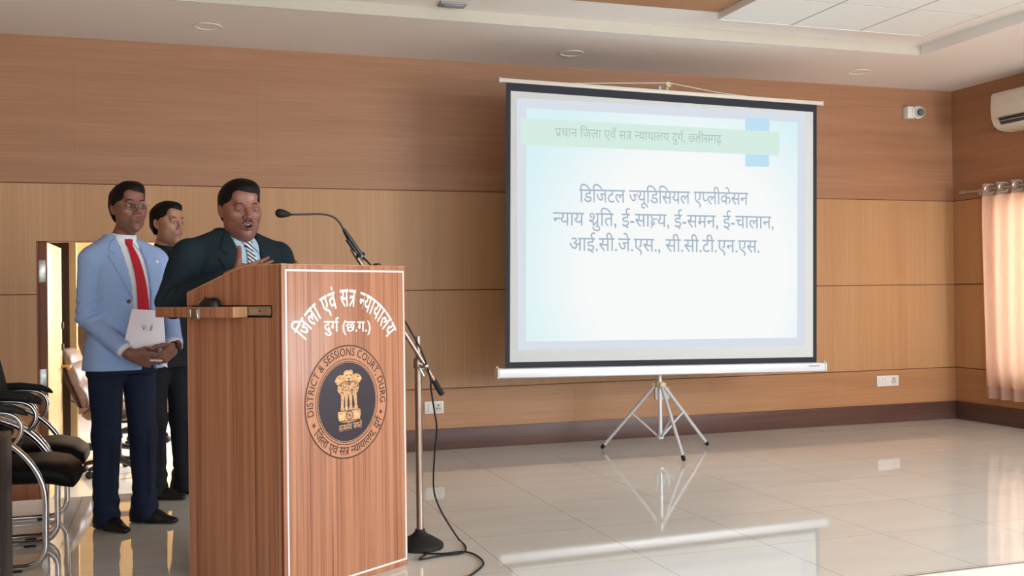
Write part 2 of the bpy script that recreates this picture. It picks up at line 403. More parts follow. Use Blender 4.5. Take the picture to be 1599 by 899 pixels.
# the room beyond the doorway, a step lower and brightly lit
r = MB(); r.box2((-3.5, YW + .14, ZB - .1), (2.6, 13.2, ZB)); r.box2((DX0, YW, ZB - .1), (DX1, YW + .14, ZB)); struct(r, 'floor_back_room', mat('back_room_floor', (240, 240, 238), .12))
r = MB(); r.box2((-3.5, 13.1, ZB), (2.6, 13.2, 2.7)); r.box2((-3.6, YW + .14, ZB), (-3.5, 13.2, 2.7)); r.box2((2.6, YW + .14, ZB), (2.7, 13.2, 2.7)); struct(r, 'wall_back_room', M_backroom)
r = MB(); r.box2((-3.5, 13.07, ZB), (2.6, 13.1, .06)); struct(r, 'baseboard_back_room', M_base)
r = MB(); r.box2((-3.6, YW + .14, 2.7), (2.7, 13.2, 2.8)); struct(r, 'ceiling_back_room', M_ceil)
r = MB(); r.box2((-1.22, 9.0, ZB), (-.803, 9.12, 2.7)); struct(r, 'trim_5', M_darkwood)
r = MB(); r.box2((-.803, 9.02, ZB), (-.752, 9.12, 2.7)); struct(r, 'trim_6', M_doorleaf)
# door leaf standing open into that room
d = MB(); d.box2((-.862, YW + .02, ZB + .01), (-.80, YW + .92, DZ - .006), .002, mi=1); d.box2((-.8005, YW + .022, ZB + .012), (-.797, YW + .918, DZ - .008), .001, mi=0)
door = struct(d, 'door_1', [M_doorleaf, M_doorstile])
for zc in (1.345, .62, -.1):
    h = MB(); h.box((-.832, YW + .017, zc), (.05, .006, .15), None, .001); h.tube([(-.861, YW + .014, zc - .075), (-.861, YW + .014, zc + .075)], .008)
    for dz in (-.05, -.017, .017, .05): h.lathe([(.005, 0), (.005, .002), (0, .003)], (-.832 + (.01 if dz * 30 % 2 > 1 else -.01), YW + .014, zc + dz), (0, -1, 0), 8)
    h.build('hinge', M_steel, door)
h = MB(); h.tube(smooth_path([(-.797, YW + .84, .66), (-.74, YW + .84, .66), (-.735, YW + .80, .655), (-.735, YW + .72, .65)], 5), .011); h.box((-.794, YW + .84, .64), (.006, .045, .2), None, .002); h.build('handle', M_brass, door)
for zc in (.96, .80):
    h = MB(); h.box((-.79, YW + .89, zc), (.018, .03, .05), None, .003); h.build('bolt', M_darkbrown, door)
# frame round the opening
d = MB(); d.box2((DX0 - .002, YW + .002, ZB), (DX0 + .012, YW + .14, DZ)); d.box2((DX1 - .012, YW + .002, ZB), (DX1 + .002, YW + .14, DZ)); d.box2((DX0, YW + .002, DZ - .004), (DX1, YW + .14, DZ + .004)); struct(d, 'trim_7', M_doorstile)

# ------------------------------------------------------------------ fittings on walls and ceiling
def downlight(x, y, label):
    t = thing('ceiling_downlight', label, 'ceiling light', (x, y, ZC), 0, 'round ceiling downlights')
    m = MB(); m.lathe([(.078, 0), (.092, -.002), (.09, -.006), (.078, -.007), (.076, -.003)], n=32); m.build('rim', M_ceil2, t)
    m = MB(); m.lathe([(0, -.003), (.06, -.004), (.077, -.003), (.077, 0)], n=32); m.build('diffuser', MATS.get('downlight_diffuser') or mat('downlight_diffuser', (240, 236, 230), .5), t)
downlight(.226, 6.878, 'leftmost round white downlight in the ceiling, above the man in the dark suit')
downlight(2.773, 6.95, 'middle round white downlight in the ceiling, above the projection screen')
downlight(5.252, 6.935, 'rightmost round white downlight in the ceiling, near the room corner')
m = MB(); m.box((1.68, 6.21, 2.974), (.17, .1, .016), None, .003); m.box((1.68, 6.21, 2.964), (.13, .06, .006), None, .002); tag(m.build('ceiling_bracket', M_grey), 'small grey bracket on the upper ceiling near the top edge of the picture', 'bracket')

def switchboard(x, z, wd, ht, sockets, switches, label):
    t = thing('switchboard', label, 'power socket', (x, YW, z), 0, 'white wall switchboards')
    m = MB(); m.box((0, -.006, 0), (wd, .012, ht), None, .003); m.build('plate', M_white, t)
    for sx in sockets:
        m = MB(); m.box((sx, -.0125, 0), (.052, .004, ht * .7), None, .001); s = m.build('socket', M_offwhite, t)
        m = MB()
        for (ax, az, rr) in ((0, .014, .0065), (-.011, -.008, .005), (.011, -.008, .005)): m.lathe([(0, .0005), (rr, 0), (rr, -.002)], (sx + ax, -.0145, az), (0, -1, 0), 10)
        m.build('pin_holes', M_black, s)
    for sx in switches:
        m = MB(); m.box((sx, -.0135, 0), (.024, .008, ht * .58), Matrix.Rotation(.07, 3, 'X'), .002); m.build('rocker', M_white, t)
switchboard(1.829, .319, .146, .092, [.032], [-.032], 'white switchboard with one socket low on the wall behind the microphone stand')
switchboard(3.706, .345, .123, .097, [-.025], [.03], 'white switchboard low on the wall behind the screen tripod')
switchboard(5.87, .361, .225, .092, [.06], [-.08, -.05, -.02], 'wide white switchboard low on the wall near the right corner')

t = thing('security_camera', 'white dome security camera high on the back wall near the corner', 'camera', (6.14, YW, 2.69))
m = MB(); m.box((-.02, -.035, 0), (.10, .07, .105), None, .008); m.build('mounting_box', M_white, t)
m = MB(); m.lathe([(.050, 0), (.056, .012), (.054, .03), (.044, .036)], (.032, -.060, 0), (-.15, -1, -.06), 24); m.build('collar', M_white, t)
m = MB(); m.sphere((.030, -.098, -.003), .046, 20); e = m.build('eyeball', M_white, t); ld = Vector((-.38, -.9, -.12)).normalized()
m = MB(); m.lathe([(0, .050), (.024, .049), (.030, .040), (.031, .030)], (.030, -.098, -.003), ld, 22); m.build('lens', M_black, e)

# air conditioner on the right wall
t = thing('air_conditioner', 'white split air conditioner high on the right wall', 'air conditioner', (XR, 6.30, 2.60))
prof = [(0, .15), (-.17, .155), (-.20, .145), (-.215, .12), (-.222, .02), (-.215, -.06), (-.19, -.115), (-.15, -.145), (-.09, -.158), (0, -.16)]
m = MB(); m.prism(prof, lambda u, v, s: (u, .44 if s else -.46, v)); m.build('casing', mat('ac_white', (224, 216, 202), .4), t)
m = MB(); m.prism([(-.2235, .115), (-.2275, .11), (-.231, .02), (-.224, -.055), (-.218, -.055)], lambda u, v, s: (u, .425 if s else -.445, v)); m.build('front_panel', MATS['ac_white'], t)
m = MB(); m.prism([(-.217, -.068), (-.2195, -.064), (-.193, -.119), (-.190, -.115)], lambda u, v, s: (u, .36 if s else -.42, v)); m.build('air_outlet', mat('ac_vent_dark', (60, 66, 72), .5), t)
m = MB(); m.prism([(-.207, -.088), (-.222, -.092), (-.222, -.096), (-.206, -.092)], lambda u, v, s: (u, .35 if s else -.41, v)); m.build('louvre', M_offwhite, t)

# curtain and rod
m = MB(); m.tube([(6.50, 7.16, 1.985), (6.50, 4.3, 1.985)], .0125, 12); m.lathe([(.0125, 0), (.02, .01), (.022, .03), (.012, .05), (.018, .06), (0, .075)], (6.50, 7.16, 1.985), (0, 1, 0), 14)
rod = m.build('curtain_rod', M_steel); tag(rod, 'metal curtain rod on the right wall above the window', 'curtain rod')
m = MB(); m.box((6.555, 7.10, 1.985), (.09, .014, .02), None, .003); m.box((6.592, 7.10, 1.985), (.014, .04, .06), None, .003); m.build('rod_bracket', M_steel, rod)
M_cloth = bpy.data.materials.new('peach_curtain_cloth'); M_cloth.use_nodes = True; nt = M_cloth.node_tree; nt.nodes.remove(nt.nodes['Principled BSDF'])
out = nt.nodes['Material Output']; di = N(nt, 'ShaderNodeBsdfDiffuse'); tr = N(nt, 'ShaderNodeBsdfTranslucent'); mx = N(nt, 'ShaderNodeMixShader'); mx.inputs[0].default_value = .5
tc = N(nt, 'ShaderNodeTexCoord'); mp = N(nt, 'ShaderNodeMapping'); mp.inputs['Scale'].default_value = (1, 40, 3); nz = N(nt, 'ShaderNodeTexNoise'); nz.inputs['Scale'].default_value = 2; nz.inputs['Detail'].default_value = 5
rp = N(nt, 'ShaderNodeValToRGB'); rp.color_ramp.elements[0].color = srgb(220, 174, 152); rp.color_ramp.elements[1].color = srgb(236, 200, 176)
nt.links.new(tc.outputs['Object'], mp.inputs[0]); nt.links.new(mp.outputs[0], nz.inputs['Vector']); nt.links.new(nz.outputs[0], rp.inputs[0])
nt.links.new(rp.outputs[0], di.inputs[0]); nt.links.new(rp.outputs[0], tr.inputs[0]); nt.links.new(di.outputs[0], mx.inputs[1]); nt.links.new(tr.outputs[0], mx.inputs[2]); nt.links.new(mx.outputs[0], out.inputs[0])
m = MB(); V = []; F = []; ny, nz_ = 300, 30
gy0 = 6.89; gs = .152
for i in range(ny + 1):
    y = 7.0 - 2.55 * i / ny
    for k in range(nz_ + 1):
        z = 2.03 - 1.80 * k / nz_; q = k / nz_
        ph = (gy0 - y) / gs * PI * 2
        x = 6.50 + (.030 - .006 * q) * math.sin(ph + PI / 2 * 0 + .25 * math.sin(3 * q + y * 2)) + .006 * math.sin(5 * y + 4 * q)
        V.append((x, y + .012 * q * math.sin(y * 7), z))
for i in range(ny):
    for k in range(nz_): a = i * (nz_ + 1) + k; F.append([a, a + 1, a + nz_ + 2, a + nz_ + 1])
m.add(V, F, 0, True); cur = m.build('curtain', M_cloth); tag(cur, 'long peach curtain glowing with daylight, hanging by metal rings on the right wall', 'curtain')
M_hem = mat('curtain_hem', (190, 152, 136), .9)
for z0, z1 in ((1.925, 2.031), (.229, .33)):
    V = []; F = []
    for i in range(ny + 1):
        y = 7.0 - 2.55 * i / ny
        for z in (z0, z1):
            q = (2.03 - z) / 1.80; ph = (gy0 - y) / gs * PI * 2
            V.append((6.4985 - .0 + (.030 - .006 * q) * math.sin(ph + .25 * math.sin(3 * q + y * 2)) + .006 * math.sin(5 * y + 4 * q), y + .012 * q * math.sin(y * 7), z))
    for i in range(ny): F.append([2 * i, 2 * i + 1, 2 * i + 3, 2 * i + 2])
    m = MB(); m.add(V, F, 0, True); m.build('hem', M_hem, cur)
for k in range(15):
    y = gy0 - gs * k; m = MB(); pts = []
    sg = 1
    for a in range(20):
        an = 2 * PI * a / 20; pts.append((6.50 + .024 * math.cos(an) * -sg, y + .030 * math.cos(an), 1.985 + .039 * math.sin(an)))
    m.tube(pts, .0085, 8, closed=True); m.build('grommet', M_steel, cur)
# ------------------------------------------------------------------ lectern
LA = math.radians(35); LQ = Vector((.387, 3.945, 0)); LD = Vector((math.cos(LA), math.sin(LA), 0)); LN = Vector((-LD.y, LD.x, 0))
LW, LDEP = .6825, .5815
def lect(px, py, yoff):
    """world point of a pixel on the vertical plane parallel to the lectern's front, yoff behind it"""
    d = CAM_AXES @ Vector((px - 799.5, -(py - 449.5), -1600.0)); return CAM_POS + d * ((LQ + LN * yoff - CAM_POS).dot(LN) / d.dot(LN))
M_lect = wood('lectern_laminate', [(132, 82, 60), (176, 120, 90), (192, 138, 106)], 'z', .42, 150, 40, coat=.08)
M_lectside = M_lect
M_edge = mat('lectern_edge_band', (206, 156, 112), .4)
M_sticker = mat('white_sticker', (240, 236, 232), .45)
lec = thing('lectern', 'tall wood laminate lectern with white lettering and a round court emblem on its front', 'lectern', LQ, LA)
prof = [(.004, 0), (LDEP, 0), (LDEP, 1.178), (.344, 1.247), (.213, 1.279), (.004, 1.281)]
T = .02
def side(x0, pieces):
    m = MB()
    for p in pieces: m.prism(p, lambda u, v, s: (x0 + (T if s else 0), u, v))
    return m
S0, S1 = 1.078, 1.126
side(0, [[(.004, 0), (LDEP, 0), (LDEP, S0), (.055, S0), (.004, S0)], [(.004, S0), (.055, S0), (.055, S1), (.004, S1)], [(.004, S1), (.055, S1), (LDEP, S1), (LDEP, 1.178), (.344, 1.247), (.213, 1.279), (.004, 1.281)]]).build('side_panel', M_lectside, lec)
side(LW - T, [prof]).build('side_panel', M_lectside, lec)
m = MB(); m.box((LW / 2, .009, .64), (LW, .018, 1.28), None, .0025); m.build('front_panel', M_lect, lec)
m = MB(); m.box((LW / 2, .107, 1.272), (LW - .042, .19, .016)); m.prism([(.2, 1.27), (.344, 1.236), (LDEP, 1.166), (LDEP, 1.15), (.344, 1.22), (.2, 1.254)], lambda u, v, s: (T + .001 if s else LW - T - .001, u, v)); m.build('desk_top', M_lect, lec)
for z in (1.02, .05): m = MB(); m.box((LW / 2, .3, z), (LW - .042, .54, .018)); m.build('shelf', M_lect, lec)
m = MB()                                                            # pale edge banding that follows the side profile
for x0 in (-.0006, LW - T - .0006):
    for (a, c) in ((( .0, 1.2815), (.213, 1.2795)), ((.213, 1.2795), (.344, 1.2475)), ((.344, 1.2475), (LDEP, 1.1785)), ((LDEP + .0008, 1.178), (LDEP + .0008, 0))):
        L = math.hypot(c[0] - a[0], c[1] - a[1]); dx, dz = (c[0] - a[0]) / L, (c[1] - a[1]) / L; nx, nz = dz * .0016, -dx * .0016
        m.prism([(a[0] + nx, a[1] + nz), (c[0] + nx, c[1] + nz), (c[0] - nx, c[1] - nz), (a[0] - nx, a[1] - nz)], lambda u, v, s: (x0 + (T + .0012 if s else 0), u, v))
m.box((LW / 2, .009, 1.2812), (LW, .019, .0022)); m.build('edge_banding', M_edge, lec)
m = MB(); m.box((.03, .31, 1.102), (.02, .52, .046)); m.build('slot_shade_box', M_black, lec)  # black box added behind the slot to stand for the shade inside
m = MB(); m.box((.008, .175, 1.1035), (.012, .22, .036), None, .002); m.box((.0005, .175, 1.1165), (.004, .22, .006), None, .001); m.box((.0005, .175, 1.0905), (.004, .22, .006), None, .001)
m.lathe([(0, .001), (.004, .001), (.004, -.001)], (.0015, .13, 1.1035), (-1, 0, 0), 10, mi=1); m.build('drawer_rail', [M_steel, M_black], lec)
tray = MB(); tray.box((-.034, .452, 1.1), (.072, .50, .042), None, .0015); tray.box((.2, .452, 1.09), (.40, .24, .012)); tr_o = tray.build('keyboard_tray', M_lect, lec)
m = MB(); m.box((-.036, .2012, 1.1), (.067, .003, .041)); m.build('tray_edge_band', M_edge, tr_o)
m = MB(); m.box((-.0725, .43, 1.094), (.006, .052, .044), None, .002); m.box((-.077, .43, 1.098), (.006, .04, .03), None, .002, mi=1); m.tube([(-.078, .408, 1.08), (-.080, .408, 1.112), (-.080, .452, 1.112), (-.078, .452, 1.08)], .003, 8, closed=True); m.build('latch', [M_steel, M_nickel], tr_o)
# white frame line, lettering and emblem on the front
def fr(u, v, d=.0006): return (u, -d, v)
m = MB(); lw = .0072
for (a, c) in (((.021, .027), (.021, 1.258)), ((.672, .027), (.672, 1.258))): m.box(((a[0] + c[0]) / 2, -.0003, (a[1] + c[1]) / 2), (lw, .0006, c[1] - a[1] + lw))
for z in (.027, 1.258): m.box((.3465, -.0003, z), (.651 - lw, .0006, lw))
m.build('white_frame_line', M_sticker, lec)
AX, AZ, AR = .339, .859, .257                                       # arched title: circle through its feet
arc_text('arched_lettering', JILA, lambda u, v, c: fr(AX + u, AZ + v, .0006 + c), AR, 151, 27.5, M_sticker, lec, .106, .022)
_cl, _W = compose(DURG + [' (छ.ग.)'], .02)
m = MB()
for V, F, _, _ in _cl: m.add([fr(.212 + a / _W * .262, 1.019 + b * .064 - .010 * a / _W, .0006 + c) for a, b, c in V], F)
m.build('lettering', M_sticker, lec)
EX, EZ, ER = .335, .731, .229
M_copper = mat('emblem_copper', (192, 132, 96), .4); M_emdark = mat('emblem_dark_ink', (62, 38, 36), .45); M_navy = mat('emblem_dark_disc', (44, 42, 54), .32, **{'Coat Weight': .4})
M_gold = mat('emblem_gold', (206, 154, 102), .5); noise_mix(M_gold, (186, 132, 84), (222, 176, 124), nscale=90)
def disc(r, d, n=72): return [(0, 0, 0)], None
def ring_mesh(r0, r1, d, n=80):
    m = MB(); V = []; F = []
    for i in range(n):
        an = 2 * PI * i / n
        for r in (r0, r1): V.append(fr(EX + r * math.cos(an), EZ + r * math.sin(an), d))
    for i in range(n): j = (i + 1) % n; F.append([2 * i, 2 * i + 1, 2 * j + 1, 2 * j])
    m.add(V, F)
    if r0 < 1e-6: pass
    return m
emb = MB(); emb.lathe([(0, .0009), (ER, .0009), (ER, 0)], (EX, 0, EZ), (0, -1, 0), 80); emb = emb.build('emblem', M_copper, lec); tag(emb, 'round copper coloured emblem with lions on a dark disc')
m = ring_mesh(ER - .006, ER, .0012); m2 = ring_mesh(.170, .1735, .0012); m.add(m2.v, m2.f); m2 = ring_mesh(.158, .1605, .0019); m.build('outline', M_emdark, emb)
m = MB(); m.lathe([(0, .0015), (.164, .0015), (.164, .0008)], (EX, 0, EZ), (0, -1, 0), 72); m.build('dark_disc', M_navy, emb)
ring_mesh(.1585, .1605, .0019).build('inner_line', M_gold, emb)
ef = lambda u, v, c=0.0: fr(EX + u, EZ + v, .0013 + c)
arc_text('lettering', ['DISTRICT & SESSIONS COURT, DURG'], ef, .186, 193, -7, M_emdark, emb, .046, .016)
arc_text('lettering', ['िजला ', 'एवं ', 'स', ('tra',), ' ', ('half', 'न'), 'यायालय, ', 'दुग', ('reph',)], ef, .214, 211, 336, M_emdark, emb, .05, .014, inside=True)
def star(cu, cv, r, rot):
    p = []
    for i in range(10): an = rot + PI * i / 5; q = r if i % 2 == 0 else r * .42; p.append((cu + q * math.cos(an), cv + q * math.sin(an)))
    return p
for an in (203, -17): a = math.radians(an); m = MB(); m.add([ef(u, v) for u, v in star(.198 * math.cos(a), .198 * math.sin(a), .013, a)], [list(range(10))]); m.build('star', M_emdark, emb)
def E2(px, py, d): return fr(EX + (px - 327) * .00079, EZ - (py - 437) * .000567, d)
def blob(m, cx, cy, rx, ry, d, mi=0, n=18, rot=0.0, h=.0):
    V = [E2(cx + rx * math.cos(a) * math.cos(rot) - ry * math.sin(a) * math.sin(rot), cy + rx * math.cos(a) * math.sin(rot) + ry * math.sin(a) * math.cos(rot), d) for a in [2 * PI * i / n for i in range(n)]]
    m.add(V, [list(range(n))], mi)
lion = MB()
for pts in ([(262, 310), (255, 350), (272, 378), (300, 392), (338, 396), (372, 392), (398, 374), (408, 340), (404, 308), (380, 290), (335, 284), (290, 290)],        # mane and chests
            [(300, 300), (296, 262), (302, 222), (318, 212), (335, 216), (352, 210), (364, 222), (368, 262), (364, 300), (336, 320)],                                  # middle head
            [(302, 300), (280, 318), (262, 318), (246, 302), (238, 288), (242, 272), (256, 252), (276, 242), (296, 246)],                                             # left head, in profile
            [(366, 300), (386, 318), (404, 314), (422, 298), (428, 284), (424, 268), (410, 250), (390, 240), (368, 244)],                                             # right head, in profile
            [(258, 500), (284, 492), (338, 488), (392, 490), (416, 498), (418, 540), (408, 572), (372, 582), (338, 584), (300, 582), (268, 574), (258, 545)]):         # drum with the wheel
    lion.add([E2(x, y, .0021) for x, y in pts], [list(range(len(pts)))], 0)
for (x0, x1, w0, w1) in ((292, 288, 13, 11), (318, 316, 12, 10), (346, 348, 12, 10), (376, 384, 13, 11)):                                                            # four forelegs with paws
    lion.add([E2(x0 - w0, 380, .0022), E2(x0 + w0, 380, .0022), E2(x1 + w1 * .8, 455, .0022), E2(x1 + w1, 482, .0022), E2(x1 - w1, 482, .0022), E2(x1 - w1 * .8, 455, .0022)], [[0, 1, 2, 3, 4, 5]], 0)
    blob(lion, x1, 482, w1 + 3, 9, .0023)
for k in range(150):                                                                                                                                                # curls of the manes
    x = rng.uniform(264, 404); y = rng.uniform(304, 388)
    if (x - 335) ** 2 / 74 ** 2 + (y - 340) ** 2 / 52 ** 2 < 1: blob(lion, x, y, 3.4, 3.6, .0025, 1 if k % 3 else 2, 7, rng.uniform(0, 3))
for (x, y, rx, ry) in ((320, 250, 6, 4), (348, 250, 6, 4), (334, 274, 7, 6), (270, 268, 5, 4), (398, 266, 5, 4), (246, 296, 6, 3), (420, 292, 6, 3), (334, 292, 14, 3.5)): blob(lion, x, y, rx, ry, .0026, 1)
for (x, y, rx, ry) in ((334, 262, 5, 12), (322, 282, 9, 6), (346, 282, 9, 6), (334, 232, 22, 6), (262, 280, 12, 8), (408, 278, 12, 8)): blob(lion, x, y, rx, ry, .0024, 2)
blob(lion, 338, 534, 25, 34, .0024, 1); blob(lion, 338, 534, 20, 28, .0026, 0); blob(lion, 338, 534, 6, 8, .003, 1)
for i in range(12):
    a = PI * i / 6; lion.add([E2(338 + r * 19 * math.cos(a + s), 534 + r * 27 * math.sin(a + s), .0028) for r, s in ((.3, -.05), (1, -.05), (1, .05), (.3, .05))], [[0, 1, 2, 3]], 1)
for (x, y, rx, ry) in ((282, 535, 17, 13), (270, 550, 4, 14), (292, 552, 4, 14), (298, 524, 7, 8), (390, 535, 17, 13), (380, 552, 4, 14), (404, 550, 4, 14), (374, 522, 7, 8)): blob(lion, x, y, rx, ry, .0025, 2)
for y in (500, 572): lion.add([E2(262, y - 3, .0027), E2(414, y - 3, .0027), E2(414, y + 3, .0027), E2(262, y + 3, .0027)], [[0, 1, 2, 3]], 1)
lion.build('lion_capital', [M_gold, M_emdark, mat('emblem_pale_gold', (228, 190, 140), .5)], emb)
_cl, _W = compose(['स', ('half', 'त'), 'यमेव ', 'जयते'], .012); m = MB()
for V, F, _, _ in _cl: m.add([E2(262 + a / _W * 162, 642 - b * 66 - 10 * a / _W, .0022 + c) for a, b, c in V], F)
m.build('lettering', M_gold, emb)

def on_lect(u, y, z): return LQ + LD * u + LN * y + Vector((0, 0, z))
# computer mouse on the pulled-out tray
t = thing('computer_mouse', 'black computer mouse with a silver edge on the pulled-out lectern tray', 'mouse', on_lect(-.036, .385, 1.121), LA)
m = MB(); V = []; F = []; n1, n2 = 16, 20
for i in range(n1 + 1):
    th = PI / 2 * i / n1
    for j in range(n2):
        a = 2 * PI * j / n2; V.append((.030 * math.cos(a) * math.cos(th) ** .55, .056 * math.sin(a) * math.cos(th) ** .6, .036 * math.sin(th) ** .9 * (1 - .22 * math.sin(a) * math.cos(th))))
for i in range(n1):
    for j in range(n2): F.append([i * n2 + j, i * n2 + (j + 1) % n2, (i + 1) * n2 + (j + 1) % n2, (i + 1) * n2 + j])
F.append(list(range(n2))[::-1]); m.add(V, F, 0, True); m.build('shell', M_black, t)
m = MB(); m.tube([(-.012, .0565 - .002, .006), (-.014, .052, .016), (-.012, .044, .022), (-.008, .036, .027)], .0035, 8); m.build('silver_edge', M_steel, t)
m = MB(); m.lathe([(0, -.003), (.008, -.003), (.008, .003), (0, .003)], (0, .028, .031), (1, 0, 0), 14); m.build('scroll_wheel', M_rubber, t)
# red cap and a small brass stud on the lectern's top
t = MB(); c0 = on_lect(.60, .1, 1.281); t.prism([(-.018, 0), (.018, 0), (.015, .009), (.002, .016), (-.006, .013)], lambda u, v, s: c0 + LD * (u + .03) + LN * (.03 if s else 0) + Vector((0, 0, v))); tag(t.build('sealing_wax_stick', mat('dark_red', (110, 24, 22), .5)), 'small dark red object lying on the right end of the lectern top', 'red stick')
t = MB(); t.lathe([(.017, 0), (.018, .004), (.012, .006), (.005, .010), (.007, .016), (0, .02)], on_lect(.16, .1, 1.281), n=16); tag(t.build('desk_bell', M_brass), 'tiny brass knob on the lectern top beside the speaker', 'brass knob')

# ------------------------------------------------------------------ microphone stand, microphone and cable
sx, sy = 1.061, 4.60
t = thing('microphone_stand', 'metal boom microphone stand with round black base right of the lectern', 'microphone stand', (sx, sy, 0))
L = lambda p: Vector(p) - Vector((sx, sy, 0))
m = MB(); m.lathe([(.106, 0), (.108, .012), (.103, .022), (.085, .034), (.06, .05), (.036, .062), (.03, .07), (.024, .075), (.022, .086)], n=36); m.build('base', M_rubber, t)
m = MB(); m.tube([(0, 0, .08), (0, 0, .85)], .0165, 16); m.build('lower_pole', M_nickel, t)
m = MB(); m.tube([(0, 0, .84), (0, 0, .968)], .0115, 14); m.build('upper_pole', M_nickel, t)
m = MB(); m.lathe([(.019, .82), (.0215, .825), (.0215, .862), (.017, .868)], n=18); m.build('height_collar', M_nickel, t)
bA, bC, bT = L(lect(690, 615, .10)), L(lect(664, 571, .115)), L(lect(549, 388, .30))
m = MB(); m.tube([bA + (bC - bA) * .3, bC, bT], .0095, 12); m.build('boom_arm', M_nickel, t)
m = MB(); m.tube([bA, bA + (bC - bA) * .5], .0135, 12); m.build('boom_grip', M_rubber, t)
m = MB(); m.tube([(.0, -.015, .845), bC + Vector((0, .004, 0))], .010, 10); m.sphere(bC + Vector((0, -.014, 0)), .014, 12); m.tube([bC + Vector((-.012, -.012, -.01)), bC + Vector((-.03, -.02, -.012)), bC + Vector((-.012, -.022, -.045))], .005, 8); m.build('swivel_clamp', M_steel, t)
Wp = lambda px, py, y: Vector(lect(px, py, y))
mc0 = Wp(549, 388, .30)
t = thing('gooseneck_microphone', 'black gooseneck microphone reaching over the lectern towards the speaker', 'microphone', mc0)
L = lambda p: Vector(p) - mc0
m = MB(); neck = smooth_path([L(Wp(548, 386, .30)), L(Wp(537, 360, .305)), L(Wp(529, 346, .31)), L(Wp(518, 337.5, .32)), L(Wp(500, 334, .335)), L(Wp(478, 334.5, .35)), L(Wp(452, 335, .37))], 6); m.tube(neck, .0042, 10); m.build('gooseneck', M_black, t)
h0, h1 = L(Wp(455, 335, .368)), L(Wp(430.5, 332, .385)); ax = (h1 - h0); Lh = ax.length
m = MB(); m.lathe([(.004, 0), (.0075, .08 * Lh), (.012, .25 * Lh), (.0175, .5 * Lh), (.0195, .7 * Lh), (.0175, .86 * Lh), (.010, .97 * Lh), (0, Lh)], h0, ax, 20); m.build('foam_windscreen', M_rubber, t)
m = MB(); p0, p1, p2 = L(Wp(536, 357, .305)), L(Wp(546, 373, .30)), L(Wp(563, 398, .285)); m.tube([p0, p0 + (p1 - p0) * .2, p1, p2], [.0055, .009, .0125, .0125], 12); m.build('microphone_body', M_black, t)
m = MB(); o1 = Vector((-.014, -.012, -.004)); m.tube([p1 + o1, p2 + o1 * .9], .0075, 10); m.tube([p2 + o1 * 1.6, p2 - o1], .011, 10); m.build('stand_clip', M_black, t)
m = MB(); p3 = L(Wp(571, 409, .272)); m.tube([p2, p2 + (p3 - p2) * .7], .0095, 12); m.build('connector', M_steel, t)
pts = [Wp(566, 401, .275), Wp(580, 421, .25), Wp(606, 462, .2), Wp(640, 520, .13), Wp(660, 552, .10), Wp(672, 590, .09)]
gz = lambda px, py: at(px, py, 2, .006)
hang = [at(673, 606, 1, 4.52), at(678, 640, 1, 4.53), at(682, 668, 1, 4.54), at(679, 705, 1, 4.55), at(677, 740, 1, 4.56), at(678, 768, 1, 4.56), at(686, 792, 1, 4.565), at(700, 817, 1, 4.57)]
flo = [gz(716, 841), gz(727, 853), gz(722, 863), gz(690, 867), gz(655, 873), gz(622, 879) + Vector((.16, .12, 0)), gz(650, 870) + Vector((.05, .06, 0)), gz(690, 866) + Vector((0, .02, 0)), gz(722, 861), gz(742, 866), gz(755, 879), gz(742, 893), gz(722, 906)]
for i in range(3): pts[i + 1] = pts[i + 1] + Vector((0, -.012, .012))
m = MB(); m.tube(smooth_path(pts + hang + flo, 6), .0042, 8); tag(m.build('microphone_cable', M_rubber), 'thin black cable hanging from the microphone stand and looping across the floor', 'cable')

# ------------------------------------------------------------------ projection screen on its tripod
px0, py0 = 3.345, 6.674
t = thing('projection_screen', 'large portable projection screen on a tripod showing a lit slide', 'projection screen', (px0, py0, 0)); scr = t
L = lambda p: Vector(p) - Vector((px0, py0, 0))
m = MB(); m.tube([(-.03, 0, .115), (-.03, 0, .62)], .0155, 14); m.build('lower_column', M_alu, t)
m = MB(); m.tube([(-.03, 0, .60), (.0, 0, 2.64)], .0125, 12); m.build('upper_column', M_alu, t)
hub = Vector((-.03, 0, .49))
m = MB(); m.lathe([(.028, -.022), (.032, -.016), (.032, .016), (.028, .022)], hub, n=20)
feet = [Vector((2.983, 6.975, 0)), Vector((3.773, 6.811, 0)), Vector((3.273, 6.237, 0))]
for fp in feet:
    d = L(fp) - Vector((hub.x, hub.y, 0)); d.z = 0; d.normalize(); m.box(hub + d * .035, (.03, .03, .03), Matrix.Rotation(math.atan2(d.y, d.x), 3, 'Z'), .004)
m.build('leg_hub', mat('aged_plastic', (206, 192, 150), .45), t)
m = MB(); m.lathe([(.02, 0), (.024, .004), (.024, .03), (.018, .034)], (-.03, 0, .10), n=16); m.build('lower_collar', M_alu, t)
for fp in feet:
    fp = L(fp); d = Vector((fp.x - hub.x, fp.y - hub.y, 0)).normalized(); a = hub + d * .04 + Vector((0, 0, -.012)); e = fp + Vector((0, 0, .012)); u = (e - a).normalized()
    m = MB(); m.tube([a, e - u * .02], .0125, 12); leg = m.build('leg', M_alu, t)
    m = MB(); m.tube([e - u * .035, e - u * .006, e], [.0145, .0145, .010], 12); m.build('rubber_foot', M_rubber, leg)
    mid = a + (e - a) * .43
    m = MB(); m.tube([mid, Vector((-.03, 0, .118)) + d * .018], .0085, 10); m.build('brace', M_alu, t)
RL = .0165; FY = -.095                                               # the whole screen hangs with its right end slightly low
RM = Matrix.Rotation(RL, 3, 'Y'); SO = Vector((-.003, FY, .60))
def sp(u, v, d=0.0): return RM @ Vector((u, -d, v)) + SO             # screen-plane point: u along, v up from the case, d towards the viewer
SPl = Vector((px0, py0, 0)) + SO
def uv(px, py):
    p = at(px, py, 1, SPl.y) - SPl; q = RM.transposed() @ p; return q.x, q.z
